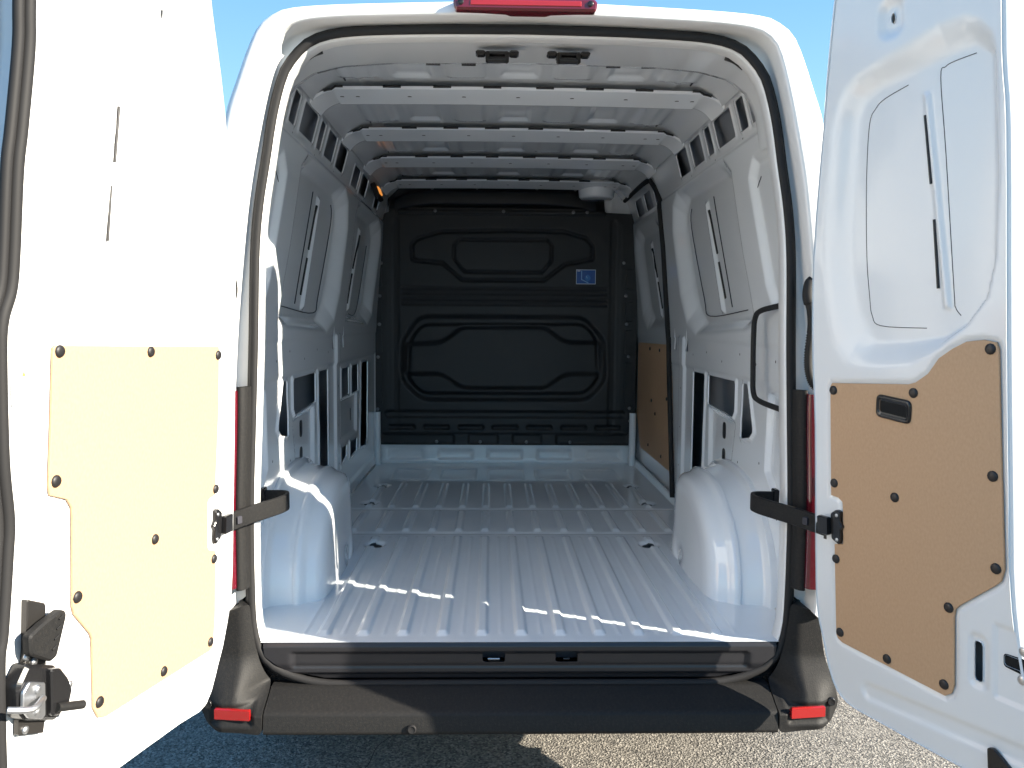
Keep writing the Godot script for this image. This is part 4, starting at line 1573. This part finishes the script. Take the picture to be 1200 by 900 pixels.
func latch(door: Node, wx: Transform3D) -> void:
	var L := Node3D.new()
	var up := func(z: float): return wx * Transform3D(Basis.IDENTITY, Vector3(0, 0, z))
	var st := Shell.new()
	st.plate(rounded(latch_uv([24, 703, 46, 705, 47, 760, 48, 780, 22, 780, 24, 760]), .006), .012, up.call(.012), .002)
	obj("latch_bracket", st, dark_metal, door)
	st = Shell.new()
	st.plate(rounded(latch_uv([52, 710, 58, 712, 58, 718, 47, 766, 40, 772, 16, 765, 14, 744, 30, 728]), .008), .016, up.call(.036), .004)
	obj("latch_lever", st, plastic, door)
	for k in 4:
		st = Shell.new()
		var c := latch_uv([50.0 - k * 2.6, 719.0 + k * 12.0])[0]
		st.block(Vector3(.014, .004, .004), up.call(.037) * Transform3D(Basis(Vector3(0, 0, 1), .3), Vector3(c.x, c.y, 0)), .001)
		obj("lever_rib", st, plastic, door)
	st = Shell.new()
	st.plate(rounded(latch_uv([14, 775, 48, 776, 52, 783, 62, 792, 67, 802, 62, 824, 50, 841, 12, 838, 5, 828, 3, 800]), .008), .03, up.call(.034), .006)
	obj("latch_body", st, gloss_black, door)
	st = Shell.new()
	st.plate(rounded(latch_uv([34, 780, 46, 778, 56, 790, 61, 803, 57, 822, 44, 834, 36, 834]), .006), .012, up.call(.046), .003)
	obj("latch_cover", st, gloss_black, door)
	st = Shell.new()
	st.plate(rounded(latch_uv([12, 794, 30, 795, 31, 833, 27, 837, 12, 835, 5, 825, 5, 806]), .004), .006, up.call(.041), .0015)
	obj("strike_plate", st, zinc, door)
	st = Shell.new()
	st.plate(rounded(latch_uv([16, 838, 47, 838, 45, 857, 16, 857]), .003), .010, up.call(.012), .002)
	obj("latch_foot", st, dark_metal, door)
	for e in [[20, 802], [20, 827], [63, 799], [23, 768], [32, 773], [23, 851]]:
		st = Shell.new()
		var c := latch_uv(e)[0]
		var zz := .041 if e[0] == 20 else (.034 if e[0] == 63 else .012)
		var f: Transform3D = up.call(zz)
		st.lathe([Vector2(.0075, 0), Vector2(.0075, .003), Vector2(.004, .0055), Vector2(.0001, .0055)], frame(f * Vector3(c.x, c.y, 0), f.basis.x, f.basis.z), 12)
		obj("screw", st, zinc, door)
	st = Shell.new()
	var a := latch_uv([22, 812, 12, 815, 0, 822, -12, 824])
	var path := []
	var hgt := [.05, .062, .066, .04]
	for i in 4:
		path.append(wx * Vector3(a[i].x, a[i].y, hgt[i]))
	st.tube(smooth3(path, 5), .006, 10)
	obj("striker_rod", st, zinc, door)
	st = Shell.new()
	a = latch_uv([40, 824, 66, 821])
	st.tube(PackedVector3Array([wx * Vector3(a[0].x, a[0].y, .048), wx * Vector3(a[1].x, a[1].y, .06)]), .0085, 12)
	obj("latch_pin", st, plastic, door)

# ------------------------------------------------------------------ door check, cable, handle ...
func check_strap(side: int, door: Node) -> void:
	var s := float(side)
	var y := .968
	var line := smooth2(pv([.836, .230, .822, .19, .795, .11, .765, .04, .740, -.02, .730, -.06, .731, -.09, .742, -.112, .762, -.122, .81, -.12]), 6)
	var st := Shell.new()
	var rows := []
	var half := .026
	var t := .0055
	for i in line.size():
		var d := (line[mini(i + 1, line.size() - 1)] - line[maxi(i - 1, 0)]).normalized()
		var nn := Vector2(-d.y, d.x) * t
		var c := line[i]
		var r := PackedVector3Array()
		for e in [[-.8, 1.0], [-1.0, .85], [-1.0, -.85], [-.8, -1.0], [.8, -1.0], [1.0, -.85], [1.0, .85], [.8, 1.0]]:
			r.append(Vector3(s * (c.x + nn.x * e[0]), y + half * e[1], c.y + nn.y * e[0]))
		rows.append(r)
	if side > 0:
		rows.reverse()
	st.patch(rows, false, true)
	var strap := obj("check_strap", st, plastic, door)
	st = Shell.new()
	st.block(Vector3(.012, .022, .016), Transform3D(Basis(Vector3(0, 1, 0), s * .55), Vector3(s * .806, y, .165)), .002)
	obj("strap_slot", st, seam_mat, door)
	# bracket on the door
	var th := deg_to_rad(23.5 if side > 0 else 10.0)
	var ux := Vector3(s * sin(th), 0, cos(th))
	var wx := door_frame(side)
	st = Shell.new()
	st.plate(rounded(pv([s * .066, .944, s * .092, .933, s * .098, .948, s * .096, .974, s * .106, .984, s * .096, .996, s * .098, 1.024, s * .084, 1.028, s * .064, 1.014]), .005), .012, wx * Transform3D(Basis.IDENTITY, Vector3(0, 0, .010)), .002)
	obj("strap_bracket", st, gloss_black, door)
	for v in [.946, 1.013]:
		st = Shell.new()
		st.lathe([Vector2(.005, 0), Vector2(.005, .002), Vector2(.0001, .003)], frame(wx * Vector3(s * .087, v, .010), wx.basis.x, wx.basis.z), 10)
		obj("screw", st, zinc, door)
	st = Shell.new()
	for v in [.945, .972, 1.0]:
		st.tube(PackedVector3Array([wx * Vector3(-s * .022, v - .012, .018), wx * Vector3(-s * .022, v + .012, .018)]), .009, 10)
	st = Shell.new()
	st.tube(PackedVector3Array([Vector3(s * .842, y - .034, .228), Vector3(s * .842, y + .034, .228)]), .010, 12)
	obj("hinge_pin", st, dark_metal, door)
	st = Shell.new()
	st.block(Vector3(.035, .05, .016), wx * Transform3D(Basis.IDENTITY, Vector3(s * .046, .978, .014)), .003)
	obj("bracket_arm", st, gloss_black, door)
	# the hinges themselves, between the pillar and the door edge
	for v in [1.085]:
		st = Shell.new()
		var hx: float = s * (.868 - .05 * v)
		st.block(Vector3(.10, .055, .014), Transform3D(Basis(Vector3(0, 1, 0), s * .5), Vector3(hx + s * .075, v, .14)), .004)
		st.tube(PackedVector3Array([Vector3(hx + s * .115, v - .035, .115), Vector3(hx + s * .115, v + .035, .115)]), .012, 12)
		obj("hinge", st, paint, door)
	# stop on the pillar
	st = Shell.new()
	st.block(Vector3(.016, .07, .03), Transform3D(Basis.IDENTITY, Vector3(s * .815, y, -.12)), .003)
	obj("strap_stop", st, gloss_black, van)

func small_fittings() -> void:
	# strikers under the header, for the upper door latches
	for x in [-.085, .137]:
		var st := Shell.new()
		st.block(Vector3(.075, .016, .05), Transform3D(Basis.IDENTITY, Vector3(x, 2.358, -.175)), .005)
		var k := obj("header_latch", st, gloss_black, van)
		for s in [-1, 1]:
			st = Shell.new()
			st.block(Vector3(.012, .034, .05), Transform3D(Basis(Vector3(1, 0, 0), .25), Vector3(x + s * .03, 2.350, -.165)), .004)
			obj("cheek", st, plastic, k)
			st = Shell.new()
			st.block(Vector3(.03, .016, .036), Transform3D(Basis.IDENTITY, Vector3(x + s * .052, 2.362, -.17)), .006)
			obj("mounting_foot", st, gloss_black, k)
		st = Shell.new()
		st.tube(PackedVector3Array([Vector3(x - .028, 2.338, -.15), Vector3(x + .028, 2.338, -.15)]), .010, 12)
		obj("roller", st, gloss_black, k)
	# slots, holes and stops round the opening
	for x in [-.30, -.18, .31, .43]:
		var st := Shell.new()
		st.tube(PackedVector3Array([Vector3(x - .024, 2.397, -.393), Vector3(x + .024, 2.397, -.393)]), .0055, 8)
		obj("header_slot", st, plug, van)
	for s in [-1, 1]:
		var st := Shell.new()
		st.tube(smooth3([Vector3(s * .618, 2.349, -.12), Vector3(s * .648, 2.338, -.12), Vector3(s * .676, 2.318, -.12)], 4), .0115, 8)
		obj("header_hole", st, plug, van)
		st = Shell.new()
		st.tube(PackedVector3Array([Vector3(s * .806, 1.87, -.056), Vector3(s * .803, 1.91, -.056)]), .010, 10)
		obj("rubber_stop", st, plug, van)
	# cable sleeves between body and doors
	for s in [-1.0, 1.0]:
		var dx := .018 if s > 0 else .0
		var st := Shell.new()
		var pts := smooth3([Vector3(s * (.862 - dx), 1.66, .06), Vector3(s * (.845 - dx), 1.645, .075), Vector3(s * (.838 - dx), 1.61, .085), Vector3(s * (.846 - dx), 1.57, .09), Vector3(s * (.85 - dx), 1.53, .09), Vector3(s * (.848 - dx), 1.49, .09), Vector3(s * (.842 - dx), 1.44, .095), Vector3(s * (.842 - dx), 1.40, .10), Vector3(s * (.850 - dx), 1.365, .105), Vector3(s * (.866 - dx), 1.345, .11)], 12)
		var rows := []
		for i in pts.size():
			var t := (pts[mini(i + 1, pts.size() - 1)] - pts[maxi(i - 1, 0)]).normalized()
			var a := t.cross(Vector3(0, 0, 1)).normalized()
			var b := a.cross(t)
			var f := float(i) / pts.size()
			var rad := .0125
			if f > .52:
				rad += .0018 * (1 if i % 2 == 0 else -1)
			elif f < .28:
				rad = .016
			var r := PackedVector3Array()
			for k in 12:
				r.append(pts[i] + (a * cos(k * TAU / 12) + b * sin(k * TAU / 12)) * rad)
			rows.append(r)
		st.patch(rows, false, true)
		obj("cable_sleeve", st, rubber, van)
	# grab handle on the right-hand wall
	var gst := Shell.new()
	gst.tube(smooth3([Vector3(.875, 1.595, -.22), Vector3(.855, 1.59, -.25), Vector3(.83, 1.575, -.36), Vector3(.825, 1.55, -.405), Vector3(.823, 1.48, -.41), Vector3(.823, 1.36, -.405), Vector3(.825, 1.29, -.40), Vector3(.83, 1.265, -.36), Vector3(.855, 1.25, -.24), Vector3(.88, 1.245, -.2)], 6), .0095, 10)
	obj("grab_handle", gst, rubber, van, "black grab handle on the right-hand wall")
	# load bay lamp in the front left corner
	var st := Shell.new()
	var lx := Transform3D(Basis(Vector3(0, 0, 1), .35), Vector3(-.775, 2.285, -2.46))
	st.block(Vector3(.03, .09, .17), lx, .006)
	var lamp := obj("load_bay_lamp", st, plastic, van, "small lit lamp high on the left-hand wall")
	st = Shell.new()
	st.block(Vector3(.012, .045, .10), lx * Transform3D(Basis.IDENTITY, Vector3(.017, .0, .01)), .004)
	var lm := mat(Color(.8, .5, .2), .3)
	lm.emission_enabled = true
	lm.emission = Color(1, .62, .25)
	lm.emission_energy_multiplier = .22
	obj("lamp_lens", st, lm, lamp)
	var om := OmniLight3D.new()
	om.light_energy = .00004
	om.light_color = Color(1, .62, .25)
	om.light_size = .04
	om.omni_range = 8
	om.omni_attenuation = 2
	om.shadow_enabled = true
	om.position = lx * Vector3(.045, 0, .01)
	lamp.add_child(om)
	# small sticker on the right rear pillar
	st = Shell.new()
	st.block(Vector3(.03, .05, .001), Transform3D(Basis.IDENTITY, Vector3(.875, .70, .0905)), .0002)

func wheels() -> void:
	for z in [-.80, -4.35]:
		for s in [-1, 1]:
			var xf := frame(Vector3(s * .86, .335, z), Vector3(0, 0, -s), Vector3(s, 0, 0))
			var st := Shell.new()
			st.lathe([Vector2(.2, -.11), Vector2(.30, -.115), Vector2(.33, -.095), Vector2(.335, -.05), Vector2(.335, .05), Vector2(.33, .095), Vector2(.30, .112), Vector2(.2, .10)], xf, 40)
			var w := obj("wheel", st, rubber, van)
			st = Shell.new()
			st.lathe([Vector2(.2, -.1), Vector2(.205, .1), Vector2(.19, .105), Vector2(.17, .06), Vector2(.08, .075), Vector2(.0001, .08)], xf, 32)
			obj("rim", st, mat(Color(.3, .3, .31), .4, .7), w)
